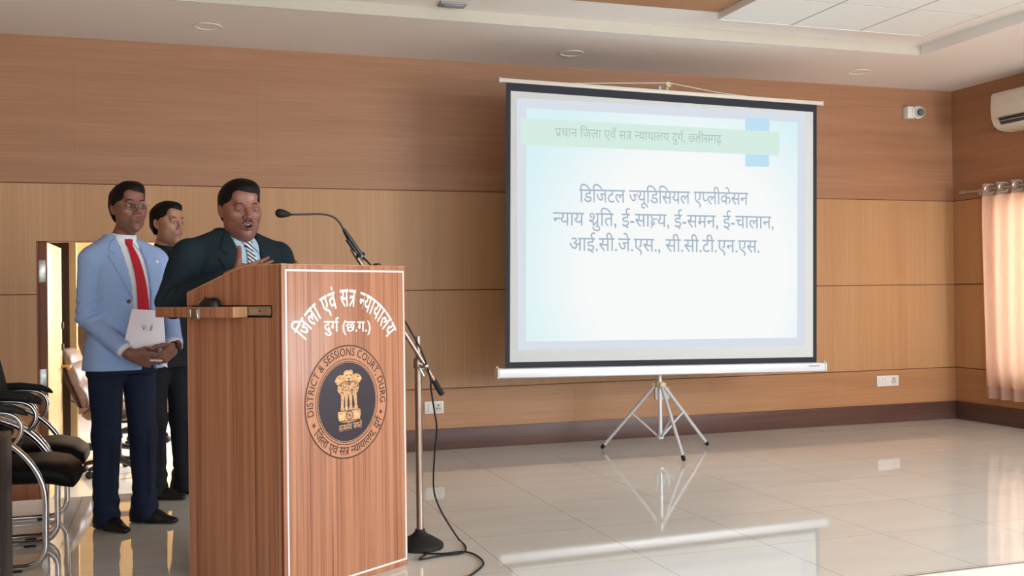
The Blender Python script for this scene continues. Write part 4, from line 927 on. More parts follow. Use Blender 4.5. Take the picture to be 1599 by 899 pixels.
def make_head(skin, lips, shade, P):
    """head in its own frame: centre between the ears, face towards -y. Returns (V, F, colours) and hair (V, F) and helper data"""
    w = P.get('w', 1.0); jaw = P.get('jaw', 1.0); op = P.get('open', 0.0); lid = P.get('lid', .0042); h = .0021
    f = Field((-.11, -.145, -.30), (.11, .13, .15), h)
    f.add(ell((0, .014, .040), (.0735 * w, .094, .081)), k=.01)
    f.add(ell((0, -.022, -.03), (.062 * w, .072, .088)), k=.03)
    f.add(ell((0, -.03, -.075), (.047 * w * jaw, .058, .047)), k=.02)
    for s in (-1, 1):
        f.add(ell((s * .047 * w * jaw, -.012, -.066), (.022, .036, .032)), k=.025)
        f.add(ell((s * .043 * w, -.060, -.018), (.022 * P.get('cheek', 1), .022, .022)), k=.016)          # cheeks
        f.add(ell((s * .056 * w, -.025, -.008), (.016, .036, .040)), k=.025)
    f.add(ell((0, -.072, -.104), (.022 * jaw, .019, .018)), k=.02)                     # chin
    f.add(cap((-.034 * w, -.081, .026), (.034 * w, -.081, .026), .0115), k=.016)        # brow
    f.add(ell((0, -.066, .06), (.05 * w, .026, .034)), k=.02)
    for s in (-1, 1): f.cut(ell((s * .032 * w, -.098, .006), (.0175, .0155, .0125)), k=.012)
    f.add(cap((0, -.090, .020), (0, -.107, -.022), .0075, .0105), k=.010)               # nose
    f.add(ell((0, -.112, -.028), (.0125, .0115, .0105)), k=.009)
    for s in (-1, 1):
        f.add(ell((s * .0135 * P.get('nose', 1), -.1005, -.031), (.0085, .0105, .0085)), k=.006); f.cut(ell((s * .0065, -.110, -.0385), (.0036, .0055, .004)), k=.003)
    f.add(ell((0, -.082, -.058), (.028, .018, .022)), k=.014)                           # muzzle
    lz = -.0575
    f.add(cap((-.019, -.0875, lz - .001), (0, -.0985, lz + .0015), .0045, .006), cap((.019, -.0875, lz - .001), (0, -.0985, lz + .0015), .0045, .006), k=.004)
    lo = lz - .0115 - op
    f.add(cap((-.017, -.086, lz - .006 - op * .6), (0, -.0965, lo), .0045, .0068), cap((.017, -.086, lz - .006 - op * .6), (0, -.0965, lo), .0045, .0068), k=.004)
    if op > .002: f.cut(ell((0, -.094, lz - .005 - op * .45), (.0175, .020, .0028 + op * .55)), k=.002)
    else: f.cut(cap((-.023, -.090, lz - .0052), (0, -.1035, lz - .0052), .0012), cap((.023, -.090, lz - .0052), (0, -.1035, lz - .0052), .0012), k=.003)
    for s in (-1, 1):                                                                   # eyelids round an opening, ears
        f.add(ell((s * .032 * w, -.0785, .006), (.0150, .0135, .0125)), k=.003); f.cut(ell((s * .032 * w, -.094, .0048), (.0138, .014, lid)), k=.0012)
        R = np.array(Matrix.Rotation(s * -.35, 3, 'Z') @ Matrix.Rotation(-.18, 3, 'X'))
        f.add(ell((s * .0765 * w, .012, .0), (.007, .0165, .028), R), k=.006); f.cut(ell((s * .0850 * w, .008, .004), (.006, .009, .016), R), k=.004); f.add(ell((s * .0755 * w, .004, -.024), (.0055, .008, .008)), k=.006)
    nb = P['neck']; f.add(cap((0, .016, -.07), nb, .049 * P.get('nw', 1), .054 * P.get('nw', 1)), k=.013)
    if P.get('double'): f.add(ell((0, -.035, -.108), (.040, .036, .026)), k=.03)
    V, F = f.mesh()
    C = np.tile(lin(skin), (len(V), 1)); x, y, z = V.T
    def blend(mk, c):
        nonlocal C; mk = np.clip(mk, 0, 1)[:, None]; C = C * (1 - mk) + lin(c) * mk
    beard = np.clip(1 - ((z + .085) / .045) ** 2, 0, 1) * np.clip((-y - .0) / .05, 0, 1) * .55; blend(beard, shade)
    lipm = np.exp(-((np.abs(x) / .024) ** 6)) * np.exp(-(((z - (lz - .004 - op * .5)) / (.0125 + op * .62)) ** 6)) * (y < -.080); blend(lipm * .85, lips)
    if op > .002: blend(((y > -.088) & (y < -.068) & (np.abs(x) < .02) & (np.abs(z - (lz - .005 - op * .45)) < .012 + op)).astype(float), (46, 20, 18))
    sock = sum(np.exp(-((x - s * .032 * w) / .017) ** 2 - ((z - .004) / .013) ** 2) for s in (-1, 1)) * (y < -.05); blend(sock * .35, shade)  # shade of the eye sockets, painted into the skin colour
    # hair
    g = Field((-.11, -.14, -.13), (.11, .14, .16), .0023); t = P.get('hair', .011); tt = P.get('top', .008)
    g.add(ell((0, .016, .042), (.0745 * w + t * .8, .094 + t, .081 + t)), k=.01); g.add(ell((0, .044, -.012), (.062 * w + t * .5, .054 + t, .062)), k=.03); g.add(ell((.012, -.02, .09), (.06 * w, .07, .04 + tt)), k=.025)
    yk = [-.14, -.09, -.075, -.058, -.045, -.036, -.02, -.004, .004, .03, .045, .07, .14]; hz = P.get('line', .064)
    zk = [hz + .014, hz + .004, hz, hz - .008, .03, -.004, -.012, -.012, .02, .012, -.035, -.062, -.066]
    def keep(X, Y, Z): zl = np.interp(np.broadcast_to(Y, (1, Y.shape[1], 1)).ravel(), yk, zk).reshape(1, -1, 1); return zl - Z + P.get('part', 0) * X + 0 * X
    g.d = smax(g.d, keep(*[g.ax[0][:, None, None], g.ax[1][None, :, None], g.ax[2][None, None, :]]), .008)
    g.warp(folds(5, P.get('tousle', .0035), 95, ((1, .2, .3), (.3, 1, .2), (.2, .4, 1))))
    HV, HF = g.mesh()
    return (V, F, C), (HV, HF)

def hand_prims(wr, f, t, right, curls, thumb, sc=1.0, spread=.06, forearm=None):
    """palm and five fingers; f: towards the fingers, t: thumb side; curls: (mcp, pip, dip) per finger"""
    f = unit(f); t = np.asarray(t, float); t = unit(t - f * (f @ t)); p = np.cross(t, f) if right else np.cross(f, t); wr = np.asarray(wr, float); o = []
    base = [(.091, .029), (.095, .0095), (.090, -.0095), (.081, -.027)]; Ls = [(.043, .025, .021), (.047, .029, .022), (.043, .027, .022), (.034, .021, .019)]; rr = [.0092, .0096, .0090, .0079]
    o.append((cap(wr - f * .02, wr + f * .02, .026 * sc, .029 * sc, p, 1.45), .012))
    tips = []
    for i in range(4):
        b = wr + (f * base[i][0] + t * base[i][1]) * sc; o.append((cap(wr + (f * .02 + t * base[i][1] * .75) * sc, b, .0150 * sc, .0112 * sc, p, 1.05), .012))
        q = b; an = 0.0; d0 = unit(f + t * spread * (1.2 - i * .8))
        for k in range(3):
            an += curls[i][k]; d = d0 * math.cos(an) + p * math.sin(an); e = q + d * Ls[i][k] * sc; o.append((cap(q, e, rr[i] * sc * (1 - .07 * k), rr[i] * sc * (.93 - .08 * k)), .0035 if k else .006)); q = e
        tips.append((q, d, np.cross(d, t)))
    q = wr + (f * .022 + t * .022 + p * .006) * sc
    o.append((ell(wr + (f * .042 + t * .022 + p * .008) * sc, (.022 * sc,) * 3), .014))
    for k, (d, L, r) in enumerate(zip(thumb, (.044, .034, .027), (.0135, .0112, .0102))):
        d = unit(f * d[0] + t * d[1] + p * d[2]); e = q + d * L * sc; o.append((cap(q, e, r * sc, r * sc * .93), .010 if k == 0 else .004)); q = e
    if forearm is not None: o.append((cap(forearm, wr - f * .01, .038 * sc, .027 * sc), .015))
    lo = np.min([pr[1] for pr, _ in o], 0); hi = np.max([pr[2] for pr, _ in o], 0); fl = Field(lo - .01, hi + .01, .0022)
    for pr, k in o: fl.put(pr, k)
    return fl.mesh()
def join(parts):
    Vs = []; Fs = []; Cs = []; k = 0
    for V, F, C in parts: Vs.append(V); Fs.append(F + k); Cs.append(C); k += len(V)
    return np.concatenate(Vs), np.concatenate(Fs), np.concatenate(Cs)
def shoe(name, heel, yaw, m, parent, L=.285):
    c, s = math.cos(yaw), math.sin(yaw); f = Field((-.065, -.21, -.002), (.065, .11, .15), .004)
    f.add(ell((0, .03, .035), (.036, .05, .05)), ell((0, -.03, .035), (.041, .09, .042)), k=.02); f.add(cap((0, -.08, .026), (0, -.172, .018), .038, .021, (0, 0, 1), 1.35), k=.02); f.add(cap((0, .03, .04), (0, .03, .12), .04, .042), k=.03)
    f.d = smax(f.d, .006 - f.ax[2][None, None, :] + 0 * f.d, .006); f.add(cap((0, .045, .010), (0, .02, .010), .038, .036, (0, 0, 1), 4), cap((0, -.05, .008), (0, -.16, .008), .043, .026, (0, 0, 1), 5), k=.004); f.d = np.maximum(f.d, .0005 - f.ax[2][None, None, :])
    V, F = f.mesh(); V = np.c_[V[:, 0] * c - V[:, 1] * s + heel[0], V[:, 0] * s + V[:, 1] * c + heel[1], V[:, 2] + heel[2]]
    return np_obj(name, V, F, m, parent)

def build_man(P):
    """P: everything that differs between the three men; lengths in metres in the man's own frame (x to his left, facing -y)"""
    root = thing('person', P['label'], 'person', P['loc'], math.radians(P['yaw'])); J = P
    HM = (Matrix.Translation(J['head']) @ Matrix.Rotation(math.radians(J.get('hyaw', 0)), 4, 'Z') @ Matrix.Rotation(math.radians(J.get('hpitch', 0)), 4, 'X') @ Matrix.Rotation(math.radians(J.get('hroll', 0)), 4, 'Y') @ Matrix.Scale(J['hscale'], 4))
    Hn = np.array(HM)
    def tw(V): return V @ Hn[:3, :3].T + Hn[:3, 3]
    nk = HM.inverted() @ Vector(J['neck_base']); J['hp']['neck'] = (nk.x, nk.y, nk.z)
    (hv, hf, hc), (gv, gf) = make_head(J['skin'], J['lips'], J['shade'], J['hp'])
    parts = [(tw(hv), hf, hc)]
    for hnd in J['hands']:
        A_ = J['arms'][0 if hnd['a'][3] else 1]; hnd['k']['forearm'] = np.array(A_[2]) + (np.array(A_[1]) - np.array(A_[2])) * .3; V, F = hand_prims(*hnd['a'], **hnd['k']); parts.append((V, F, np.tile(lin(J['skin']), (len(V), 1))))
    # trunk and limbs under the clothes
    b = Field((-.45, -.40, .06), (.45, .25, 1.52), .012); tr_ = [(r[0], r[1], r[2], r[3] - .03, r[4] - .03) for r in J['torso'] if r[3] > .08]
    b.add(loft(rows_dense(tr_, 3)), k=.01)
    for A in J['arms']: b.add(*chain(A, [.045, .036, .026]), k=.02)
    for Lg in J['legs']: b.add(*chain(Lg, [.065, .045, .035]), k=.03)
    V, F = b.mesh(); parts.append((V, F, np.tile(lin(J['skin']), (len(V), 1))))
    V, F, C = join(parts); body = np_obj('body', V, F, M_skin, root, C)
    np_obj('hair', tw(gv), gf, M_hair, root)
    hbv = BVHTree.FromPolygons([Vector(v) for v in hv], hf.tolist())
    def stick(pts, rs, name, m, par, flat=.38):
        """strand of hair lying on the face"""
        mb = MB(); P3 = []
        for (x, z) in pts:
            hh = hbv.ray_cast(Vector((x, -.3, z)), Vector((0, 1, 0))); P3.append(hh[0] if hh[0] is not None else Vector((x, -.09, z)))
        P3 = smooth_path(P3, 4); n = len(P3); rr = [np.interp(i / (n - 1), np.linspace(0, 1, len(rs)), rs) for i in range(n)]; P3 = [q + Vector((0, flat * r_, 0)) for q, r_ in zip(P3, rr)]
        mb.tube(P3, rr, 8); mb.v = [tuple(HM @ Vector(v)) for v in mb.v]; return mb.build(name, m, par)
    w = J['hp'].get('w', 1)
    for s in (-1, 1):
        bz = J.get('brow_z', .029); stick([(s * .014, bz - .003), (s * .026, bz + .002), (s * .040 * w, bz + .002), (s * .050 * w, bz - .005)], [q * J.get('brow', 1) for q in (.0018, .0032, .0028, .0010)], 'eyebrow', M_stache if J.get('brow') else M_hair, root)
        mb = MB(); mb.sphere((s * .032 * w, -.0775, .0052), .0122, 18); e = mb
        gx = J.get('gaze', (0, 0)); mb.v = [tuple(HM @ Vector(v)) for v in mb.v]; eo = mb.build('eye', M_eyew, root)
        mb = MB(); d = Vector((gx[0], -1, gx[1])).normalized(); mb.lathe([(0, .0128), (.003, .01265), (.0056, .0116), (.0058, .0110)], Vector((s * .032 * w, -.0775, .0052)), d, 16); mb.v = [tuple(HM @ Vector(v)) for v in mb.v]; mb.build('iris', M_iris, eo)
    if J.get('moustache'):
        mz = -.0445
        for s in (-1, 1): stick([(s * .001, mz - .001), (s * .010, mz), (s * .019, mz - .005), (s * .0245, mz - .013)], [.0032, .0036, .0030, .0012], 'moustache', M_stache, root)
    if J['hp'].get('open', 0) > .002:
        mb = MB(); lz = -.0575; mb.tube(smooth_path([(-.014, -.0855, lz - .0035), (0, -.0925, lz - .003), (.014, -.0855, lz - .0035)], 4), .0026, 8); mb.v = [tuple(HM @ Vector(v)) for v in mb.v]; mb.build('teeth', M_teeth, root)
    # jacket
    jm = J['jacket_mat']; hv_ = .0065; f = Field((-.46, -.42, J['torso'][0][0] - .03), (.46, .26, 1.56), hv_)
    f.add(loft(rows_dense(J['torso'])), k=.01)
    for s, A in zip((-1, 1), J['arms']):
        sh = A[0]; f.add(cap((s * .055, .016, sh[2] + .080), (sh[0] * .94, sh[1], sh[2] + .022), .042, .054), k=.045); f.add(*chain([np.array(A[0]), np.array(A[1])], [J['arm_r'][0], J['arm_r'][1]]), k=.007)
        wr = np.array(A[2]); el = np.array(A[1]); f.add(cap(el, wr + (el - wr) * .10, J['arm_r'][1], J['arm_r'][2]), k=.010)
    for A in J['arms']:                                        # flat sleeve ends
        wr = np.array(A[2]); dd = unit(wr - np.array(A[1])); q0 = wr - dd * J.get('cuff', .022)
        f.cut(slab(lambda X, Y, Z: np.maximum(-((X - q0[0]) * dd[0] + (Y - q0[1]) * dd[1] + (Z - q0[2]) * dd[2]), np.sqrt((X - wr[0]) ** 2 + (Y - wr[1]) ** 2 + (Z - wr[2]) ** 2) - .075), wr - .08, wr + .08), k=.003)
    f.warp(folds(J['seed'], J.get('fold', .0035), 26))
    for s, A in zip((-1, 1), J['arms']):                      # gathered folds inside the elbows
        el = np.array(A[1]); ax = unit(np.array(A[2]) - np.array(A[0]))
        f.warp(lambda X, Y, Z: J.get('elbow', .007) * np.sin(((X - el[0]) * ax[0] + (Y - el[1]) * ax[1] + (Z - el[2]) * ax[2]) * 150 + 14 * (X - el[0])) * np.exp(-((X - el[0]) ** 2 + (Y - el[1]) ** 2 + (Z - el[2]) ** 2) / .009))
    zk, lk, rk = zip(*J['opening'])                           # open front: left and right edge of the opening by height
    lo_z, hi_z = min(zk), max(zk)
    def opening(X, Y, Z):
        zf = Z.ravel(); L_ = np.interp(zf, zk, lk).reshape(Z.shape); R_ = np.interp(zf, zk, rk).reshape(Z.shape); return np.maximum(np.maximum(L_ - X, X - R_), np.maximum(Y + .01, np.maximum(lo_z - Z, Z - hi_z - .1)))
    f.cut(slab(opening, (min(lk), -.4, lo_z), (max(rk), 0, hi_z + .06)), k=.004)
    nb = J['neck_base']; f.cut(cap((nb[0], nb[1] + .004, nb[2] - .10), (nb[0], nb[1] - .016, nb[2] + .13), .060, .070), k=.006)
    V, F = f.mesh(); jac = np_obj('jacket', V, F, jm, root)
    jb = bvh_of([jac])
    # shirt, collar and tie
    f = Field((-.30, -.30, J['torso'][0][0] + .1), (.30, .22, 1.56), .006); sh_rows = [(r[0], r[1], r[2], max(r[3] - .014, .05), max(r[4] - .012, .05)) for r in J['torso'] if r[0] > J['torso'][0][0] + .08]
    f.add(loft(rows_dense(sh_rows)), k=.01); f.add(cap((nb[0], nb[1], nb[2] - .06), (nb[0], nb[1] - .002, nb[2] - .05), .064, .062), k=.02)
    V, F = f.mesh(); shirt = np_obj('shirt', V, F, J['shirt_mat'], root); sb = bvh_of([shirt])
    kx, kz = J['knot']; nr = .0565 * J['hp'].get('nw', 1) * J['hscale'] + .002
    mb = MB(); V = []; st = [(-.030, 1.10), (.0, 1.04), (.030, 1.0), (.034, .98), (.030, .95), (-.03, 1.0)]
    for q, rr_ in st:
        for j in range(28):
            a = 2 * PI * j / 28; V.append((nb[0] + nr * rr_ * math.cos(a), nb[1] - .006 - q * .25 + nr * rr_ * math.sin(a), nb[2] + q + .012 * math.sin(a)))
    mb.add(V, [[i * 28 + j, i * 28 + (j + 1) % 28, (i + 1) * 28 + (j + 1) % 28, (i + 1) * 28 + j] for i in range(5) for j in range(28)], 0, True); cband = mb.build('collar_band', J['shirt_mat'], shirt); sb2 = bvh_of([shirt, cband])
    jb2 = bvh_of([jac, shirt])
    for s in (-1, 1):
        patch('collar', [(kx + s * .004, kz + .024), (kx + s * .030, kz + .036), (kx + s * .050, kz + .040), (kx + s * .060, kz + .020), (kx + s * .046, kz - .030)], sb2, J['shirt_mat'], shirt, .005, .004, .008)
    tp = J['tie']; Lp = [(kx - .017, kz + .020), (kx + .017, kz + .020), (kx + .012, kz - .018), (kx - .012, kz - .018)]
    tie = patch('tie', [(x - hw, z) for x, z, hw in tp] + [(x + hw, z) for x, z, hw in tp[::-1]], sb, J['tie_mat'], root, .006, .005, .012)
    mb = MB(); hh = sb.ray_cast(Vector((kx, -.6, kz)), Vector((0, 1, 0)))[0]; ky = hh.y if hh is not None else -.1
    V = []; st = [(.020, .021, .010), (.012, .021, .014), (-.004, .017, .0145), (-.018, .012, .011), (-.022, .010, .007)]
    for z, rx, ry in st:
        for j in range(14): a = 2 * PI * j / 14; V.append((kx + rx * math.copysign(abs(math.cos(a)) ** .8, math.cos(a)), ky - .006 + ry * math.sin(a), kz + z))
    F = [[i * 14 + j, i * 14 + (j + 1) % 14, (i + 1) * 14 + (j + 1) % 14, (i + 1) * 14 + j] for i in range(len(st) - 1) for j in range(14)] + [list(range(14))[::-1], [14 * (len(st) - 1) + j for j in range(14)]]
    mb.add(V, F, 0, True); mb.build('knot', J['tie_mat'], tie)
    for i, lp in enumerate(J['lapels']): patch('lapel', lp, jb2, jm, jac, .0015, .0055, .010)
    for lp in J.get('pockets', []): patch('pocket', lp, jb, jm, jac, .001, .004, .01)
    for (x, z) in J.get('buttons', []):
        hh = jb.ray_cast(Vector((x, -.6, z)), Vector((0, 1, 0)))[0]; mb = MB(); mb.lathe([(0, .003), (.009, .004), (.0105, .002), (.0105, -.003)], hh, (0, -1, 0), 16); mb.build('button', M_black, jac)
    for s, A in zip((-1, 1), J['arms'] if not J.get('no_cuff') else []):   # shirt cuffs
        wr = np.array(A[2]); el = np.array(A[1]); d = unit(wr - el); r = J['arm_r'][2] - .005; mb = MB(); mb.tube([wr - d * .06, wr - d * .004, wr + d * .004, wr + d * .004, wr - d * .02], [r, r, r * .98, r * .9, r * .88], 22, cap=False); mb.build('cuff', J['shirt_mat'], shirt)
    # trousers and shoes
    tm = J['trouser_mat']; f = Field((-.34, -.30, .015), (.34, .26, J['waist'] + .03), .008); t0 = [r for r in J['torso']]
    f.add(loft([(J['waist'] - .16, 0, .0, J['hip_r'][0], J['hip_r'][1]), (J['waist'], 0, .0, J['hip_r'][0] * .93, J['hip_r'][1] * .95)]), k=.01)
    for Lg in J['legs']:
        h_, k_, a_ = [np.array(q, float) for q in Lg]; f.add(cap(h_, k_, J['leg_r'][0], J['leg_r'][1]), cap(k_, a_, J['leg_r'][1], J['leg_r'][2]), k=.035); f.add(cap(a_ + (0, -.012, .035), a_ + (0, -.022, -.035), J['leg_r'][2] * .92, J['leg_r'][2] * .99), k=.03)
        for q0, q1 in ((h_, k_), (k_, a_)):
            yy = V3(0, -1, 0); f.add(cap(q0 + yy * J['leg_r'][0] * .88, q1 + yy * J['leg_r'][1] * .88, .008, .008), k=.02)
    f.warp(folds(J['seed'] + 3, .0045, 22)); f.warp(lambda X, Y, Z: .004 * np.sin(85 * Z + 25 * X + 12 * Y) * np.exp(-((Z - .12) / .09) ** 2))
    f.d = np.maximum(f.d, .022 - f.ax[2][None, None, :] - .02 * (f.ax[1][None, :, None] + .05))
    V, F = f.mesh(); np_obj('trousers', V, F, tm, root)
    for Lg, sy_ in zip(J['legs'], J['shoe_yaw']): shoe('shoe', (Lg[2][0], Lg[2][1], 0), math.radians(sy_), J['shoe_mat'], root)
    return root, dict(HM=HM, hbv=hbv, jac=jac, jb=jb, shirt=shirt, sb=sb, body=body)
def cloth(name, c1, c2, rough=.85, sc=140):
    m = mat(name, c1, rough, spec=.25); noise_mix(m, c1, c2, scale=(1, 1, 1), nscale=sc, detail=2, bump=.12, dist=.001); return m
M_blue = cloth('pale_blue_wool', (146, 174, 220), (156, 184, 228)); M_shirt = cloth('white_shirt_cloth', (224, 228, 232), (236, 240, 242), .8); M_lblue = cloth('pale_blue_shirt_cloth', (172, 202, 222), (184, 214, 232), .8)
M_red = cloth('red_tie_silk', (176, 22, 44), (192, 32, 54), .6, 200); M_navy_t = cloth('navy_trouser_wool', (22, 30, 50), (30, 39, 60)); M_dkgreen = cloth('dark_teal_suit_wool', (22, 38, 46), (30, 47, 55)); M_char = cloth('charcoal_wool', (26, 29, 36), (34, 37, 45))
M_shoe = mat('black_shoe_leather', (14, 13, 14), .45)
M_stripe = mat('striped_tie_silk', (230, 230, 235), .5); nt, b = nodes(M_stripe); tc = N(nt, 'ShaderNodeTexCoord'); mp = N(nt, 'ShaderNodeMapping'); mp.inputs['Rotation'].default_value = (0, math.radians(-38), 0)
wv = N(nt, 'ShaderNodeTexWave', wave_type='BANDS', bands_direction='Z'); wv.inputs['Scale'].default_value = 20; rp = N(nt, 'ShaderNodeValToRGB'); rp.color_ramp.interpolation = 'CONSTANT'; rp.color_ramp.elements[0].color = srgb(28, 36, 62); rp.color_ramp.elements[1].color = srgb(226, 230, 236); rp.color_ramp.elements[1].position = .45
nt.links.new(tc.outputs['Object'], mp.inputs[0]); nt.links.new(mp.outputs[0], wv.inputs['Vector']); nt.links.new(wv.outputs[0], rp.inputs[0]); nt.links.new(rp.outputs[0], b.inputs['Base Color'])

# man in the pale blue blazer, hands together in front of him
TR1 = [(.80, .005, 0, .208, .145), (.95, .010, 0, .190, .135), (1.10, .018, -.005, .170, .122), (1.24, .018, -.008, .180, .125), (1.35, .018, 0, .176, .112), (1.42, .012, .012, .135, .088), (1.47, 0, .022, .072, .066)]
m1, d1_ = build_man(dict(label='man in a pale blue blazer and red tie standing with hands clasped by the lectern', loc=(-.25, 5.58, 0), yaw=32, seed=11,
    head=(.022, -.03, 1.612), hyaw=-4, hpitch=-4, hroll=0, hscale=1.03, neck_base=(.012, .015, 1.455), skin=(134, 92, 76), lips=(132, 80, 72), shade=(104, 72, 60),
    hp=dict(w=.97, jaw=.88, cheek=.9, hair=.010, top=.008, line=.060, part=.12, tousle=.003, lid=.0036), gaze=(.15, .1),
    torso=TR1, jacket_mat=M_blue, shirt_mat=M_shirt, tie_mat=M_red, trouser_mat=M_navy_t, shoe_mat=M_shoe,
    arms=[[(-.155, .01, 1.352), (-.160, .045, 1.065), (-.092, -.200, .893)], [(.200, .01, 1.352), (.262, .02, 1.10), (.158, -.225, .912)]], arm_r=(.064, .058, .044),
    hands=[dict(a=((-.075, -.215, .882), (.80, -.30, -.35), (.35, -.35, .85), True, [(.5, .7, .5), (.6, .8, .5), (.65, .8, .5), (.7, .8, .5)], [(.7, .5, .5), (.9, .2, .35), (1, 0, .2)]), k=dict(forearm=(-.14, -.10, .97))),
           dict(a=((.145, -.245, .905), (-.80, -.22, -.46), (-.40, -.35, .85), False, [(.45, .7, .5), (.5, .8, .5), (.55, .8, .5), (.6, .8, .5)], [(.7, .5, .4), (.9, .25, .4), (1, 0, .3)]), k=dict(forearm=(.19, -.09, .99)))],
    legs=[[(-.088, .01, .84), (-.098, -.012, .47), (-.092, .012, .085)], [(.088, .01, .84), (.098, -.015, .47), (.112, .0, .085)]], leg_r=(.090, .066, .058), waist=.94, hip_r=(.172, .125), shoe_yaw=(4, 26),
    opening=[(.76, .03, .11), (.95, .01, .10), (1.15, -.012, .092), (1.30, -.035, .075), (1.42, -.048, .055), (1.50, -.05, .05)],
    knot=(.006, 1.437), tie=[(.006, 1.43, .013), (.014, 1.36, .021), (.03, 1.25, .026), (.045, 1.15, .031), (.055, 1.04, .036)],
    lapels=[[(-.058, 1.462), (-.085, 1.445), (-.108, 1.40), (-.082, 1.385), (-.116, 1.372), (-.092, 1.30), (-.05, 1.21), (-.014, 1.145), (-.034, 1.29), (-.05, 1.42)], [(.056, 1.462), (.085, 1.445), (.112, 1.40), (.09, 1.385), (.128, 1.372), (.125, 1.30), (.112, 1.21), (.094, 1.13), (.077, 1.29), (.054, 1.42)]],
    pockets=[[(.115, 1.285), (.185, 1.295), (.185, 1.31), (.115, 1.30)], [(-.15, .985), (-.045, .975), (-.045, .945), (-.15, .955)]], buttons=[(-.034, 1.142)]))
def head_child(name, mb, m, parent, HM): mb.v = [tuple(HM @ Vector(v)) for v in mb.v]; return mb.build(name, m, parent)
HM = d1_['HM']; mb = MB()
for s in (-1, 1):
    P_ = [(s * .010, -.1055, .012), (s * .024, -.1055, .014), (s * .044, -.103, .013), (s * .052, -.0985, .010)]; mb.tube(smooth_path(P_, 3), .0017, 8); mb.tube([(s * .0515, -.099, .008), (s * .050, -.0995, -.004), (s * .045, -.1015, -.0125), (s * .030, -.1045, -.0165), (s * .016, -.1055, -.0145), (s * .010, -.1055, -.006), (s * .009, -.1055, .010)], .0009, 6)
    mb.tube(smooth_path([(s * .052, -.0985, .010), (s * .066, -.080, .011), (s * .079, -.04, .010), (s * .083, .0, .008), (s * .081, .02, .0)], 3), .0013, 8)
    mb.tube([(s * .009, -.1055, .010), (s * .007, -.100, .002)], .0008, 6)
mb.tube(smooth_path([(-.010, -.1055, .011), (0, -.109, .014), (.010, -.1055, .011)], 4), .0012, 8); gl = head_child('glasses', mb, M_steel, m1, HM)
for s in (-1, 1):
    mb = MB(); mb.prism([(.009, .011), (.012, .0135), (.030, .0145), (.047, .0125), (.0515, .008), (.050, -.004), (.045, -.0125), (.030, -.0165), (.016, -.0145), (.010, -.006)], lambda u, v, sd: (s * u, -.1058 + (.0008 if sd else 0) + .10 * max(u - .02, 0) ** 1 * .08, v)); head_child('lens', mb, mat('spectacle_lens_%d' % (s > 0), (245, 248, 250), .0, 0, .25, **{'Transmission Weight': 1.0, 'IOR': 1.06}), gl, HM)
mb = MB(); hh = d1_['jb'].ray_cast(Vector((.145, -.6, 1.345)), Vector((0, 1, 0)))[0]; mb.box(hh + Vector((0, -.003, 0)), (.016, .006, .013), None, .002); mb.build('lapel_pin', M_white, m1)
wc = Vector((.152, -.238, .909)); wd = Vector((-.80, -.22, -.46)).normalized(); mb = MB()
mb.tube([wc + wd * .006 - wd * .010, wc + wd * .006 + wd * .010], [.034, .034], 18); wt = mb.build('wrist_watch', M_rubber, m1)
mb = MB(); fdir = Vector((.25, -.9, .4)).normalized(); fdir = (fdir - wd * fdir.dot(wd)).normalized(); mb.lathe([(0, .006), (.014, .006), (.016, .003), (.016, -.004)], wc + wd * .006 + fdir * .035, fdir, 20); mb.build('watch_face', M_black, wt)

def rel(root, p): return root.matrix_basis @ Vector(p)
# booklet and pen in his hands
bk = thing('booklet', 'white printed booklet held in front of the blue blazer', 'booklet', rel(m1, (.0, -.22, .95)), math.radians(32))
Bo = Vector((.0, -.22, .95)); c_ = [Vector((-.050, -.215, 1.108)), Vector((.100, -.195, 1.112)), Vector((.128, -.172, .808)), Vector((-.105, -.205, .93))]
c_[3] = c_[0] + (c_[2] - c_[1]) * .72 + Vector((-.075, 0, .02))
nB = (c_[1] - c_[0]).cross(c_[3] - c_[0]).normalized(); nB = nB if nB.y < 0 else -nB
c_ = [Vector((-.052, -.182, 1.106)), Vector((.118, -.182, 1.092)), Vector((.128, -.200, .805)), Vector((-.105, -.195, .935))]
def bkp(u, v, d): p = (c_[0] * (1 - u) + c_[1] * u) * (1 - v) + (c_[3] * (1 - u) + c_[2] * u) * v; return p - Bo + Vector((0, -d + .006 * math.sin(3 * u) , 0))
mb = MB()
for i in range(8):
    for j in range(2): pass
V = [bkp(i / 8, j / 8, d) for d in (0, .005) for i in range(9) for j in range(9)]; F = []
for s_ in (0, 81):
    for i in range(8):
        for j in range(8): a = s_ + i * 9 + j; F.append([a, a + 1, a + 10, a + 9])
for i in range(8): F += [[i * 9, i * 9 + 9, i * 9 + 90, i * 9 + 81], [i * 9 + 8, i * 9 + 17, i * 9 + 98, i * 9 + 89], [i, i + 1, i + 82, i + 81], [72 + i, 73 + i, 154 + i, 153 + i]]
mb.add(V, F); mb.build('pages', mat('booklet_paper', (242, 238, 248), .7), bk)
mb = MB(); M_print = mat('print_grey', (96, 92, 104), .7)
def bring(cu, cv, r0, r1, n=28):
    V = []; F = []
    for i in range(n):
        a = 2 * PI * i / n
        for r in (r0, r1): p = bkp(cu, cv, .0056); V.append((p.x + r * math.cos(a), p.y, p.z + r * math.sin(a)))
    for i in range(n): j = (i + 1) % n; F.append([2 * i, 2 * i + 1, 2 * j + 1, 2 * j])
    mb.add(V, F)
bring(.42, .42, .0175, .0185); bring(.42, .42, .0145, .0152); p = bkp(.42, .42, .0056)
mb.add([(p.x + x, p.y, p.z + z) for x, z in ((-.004, -.008), (.004, -.008), (.003, .002), (.005, .007), (-.005, .007), (-.003, .002))], [[0, 1, 2, 3, 4, 5]])
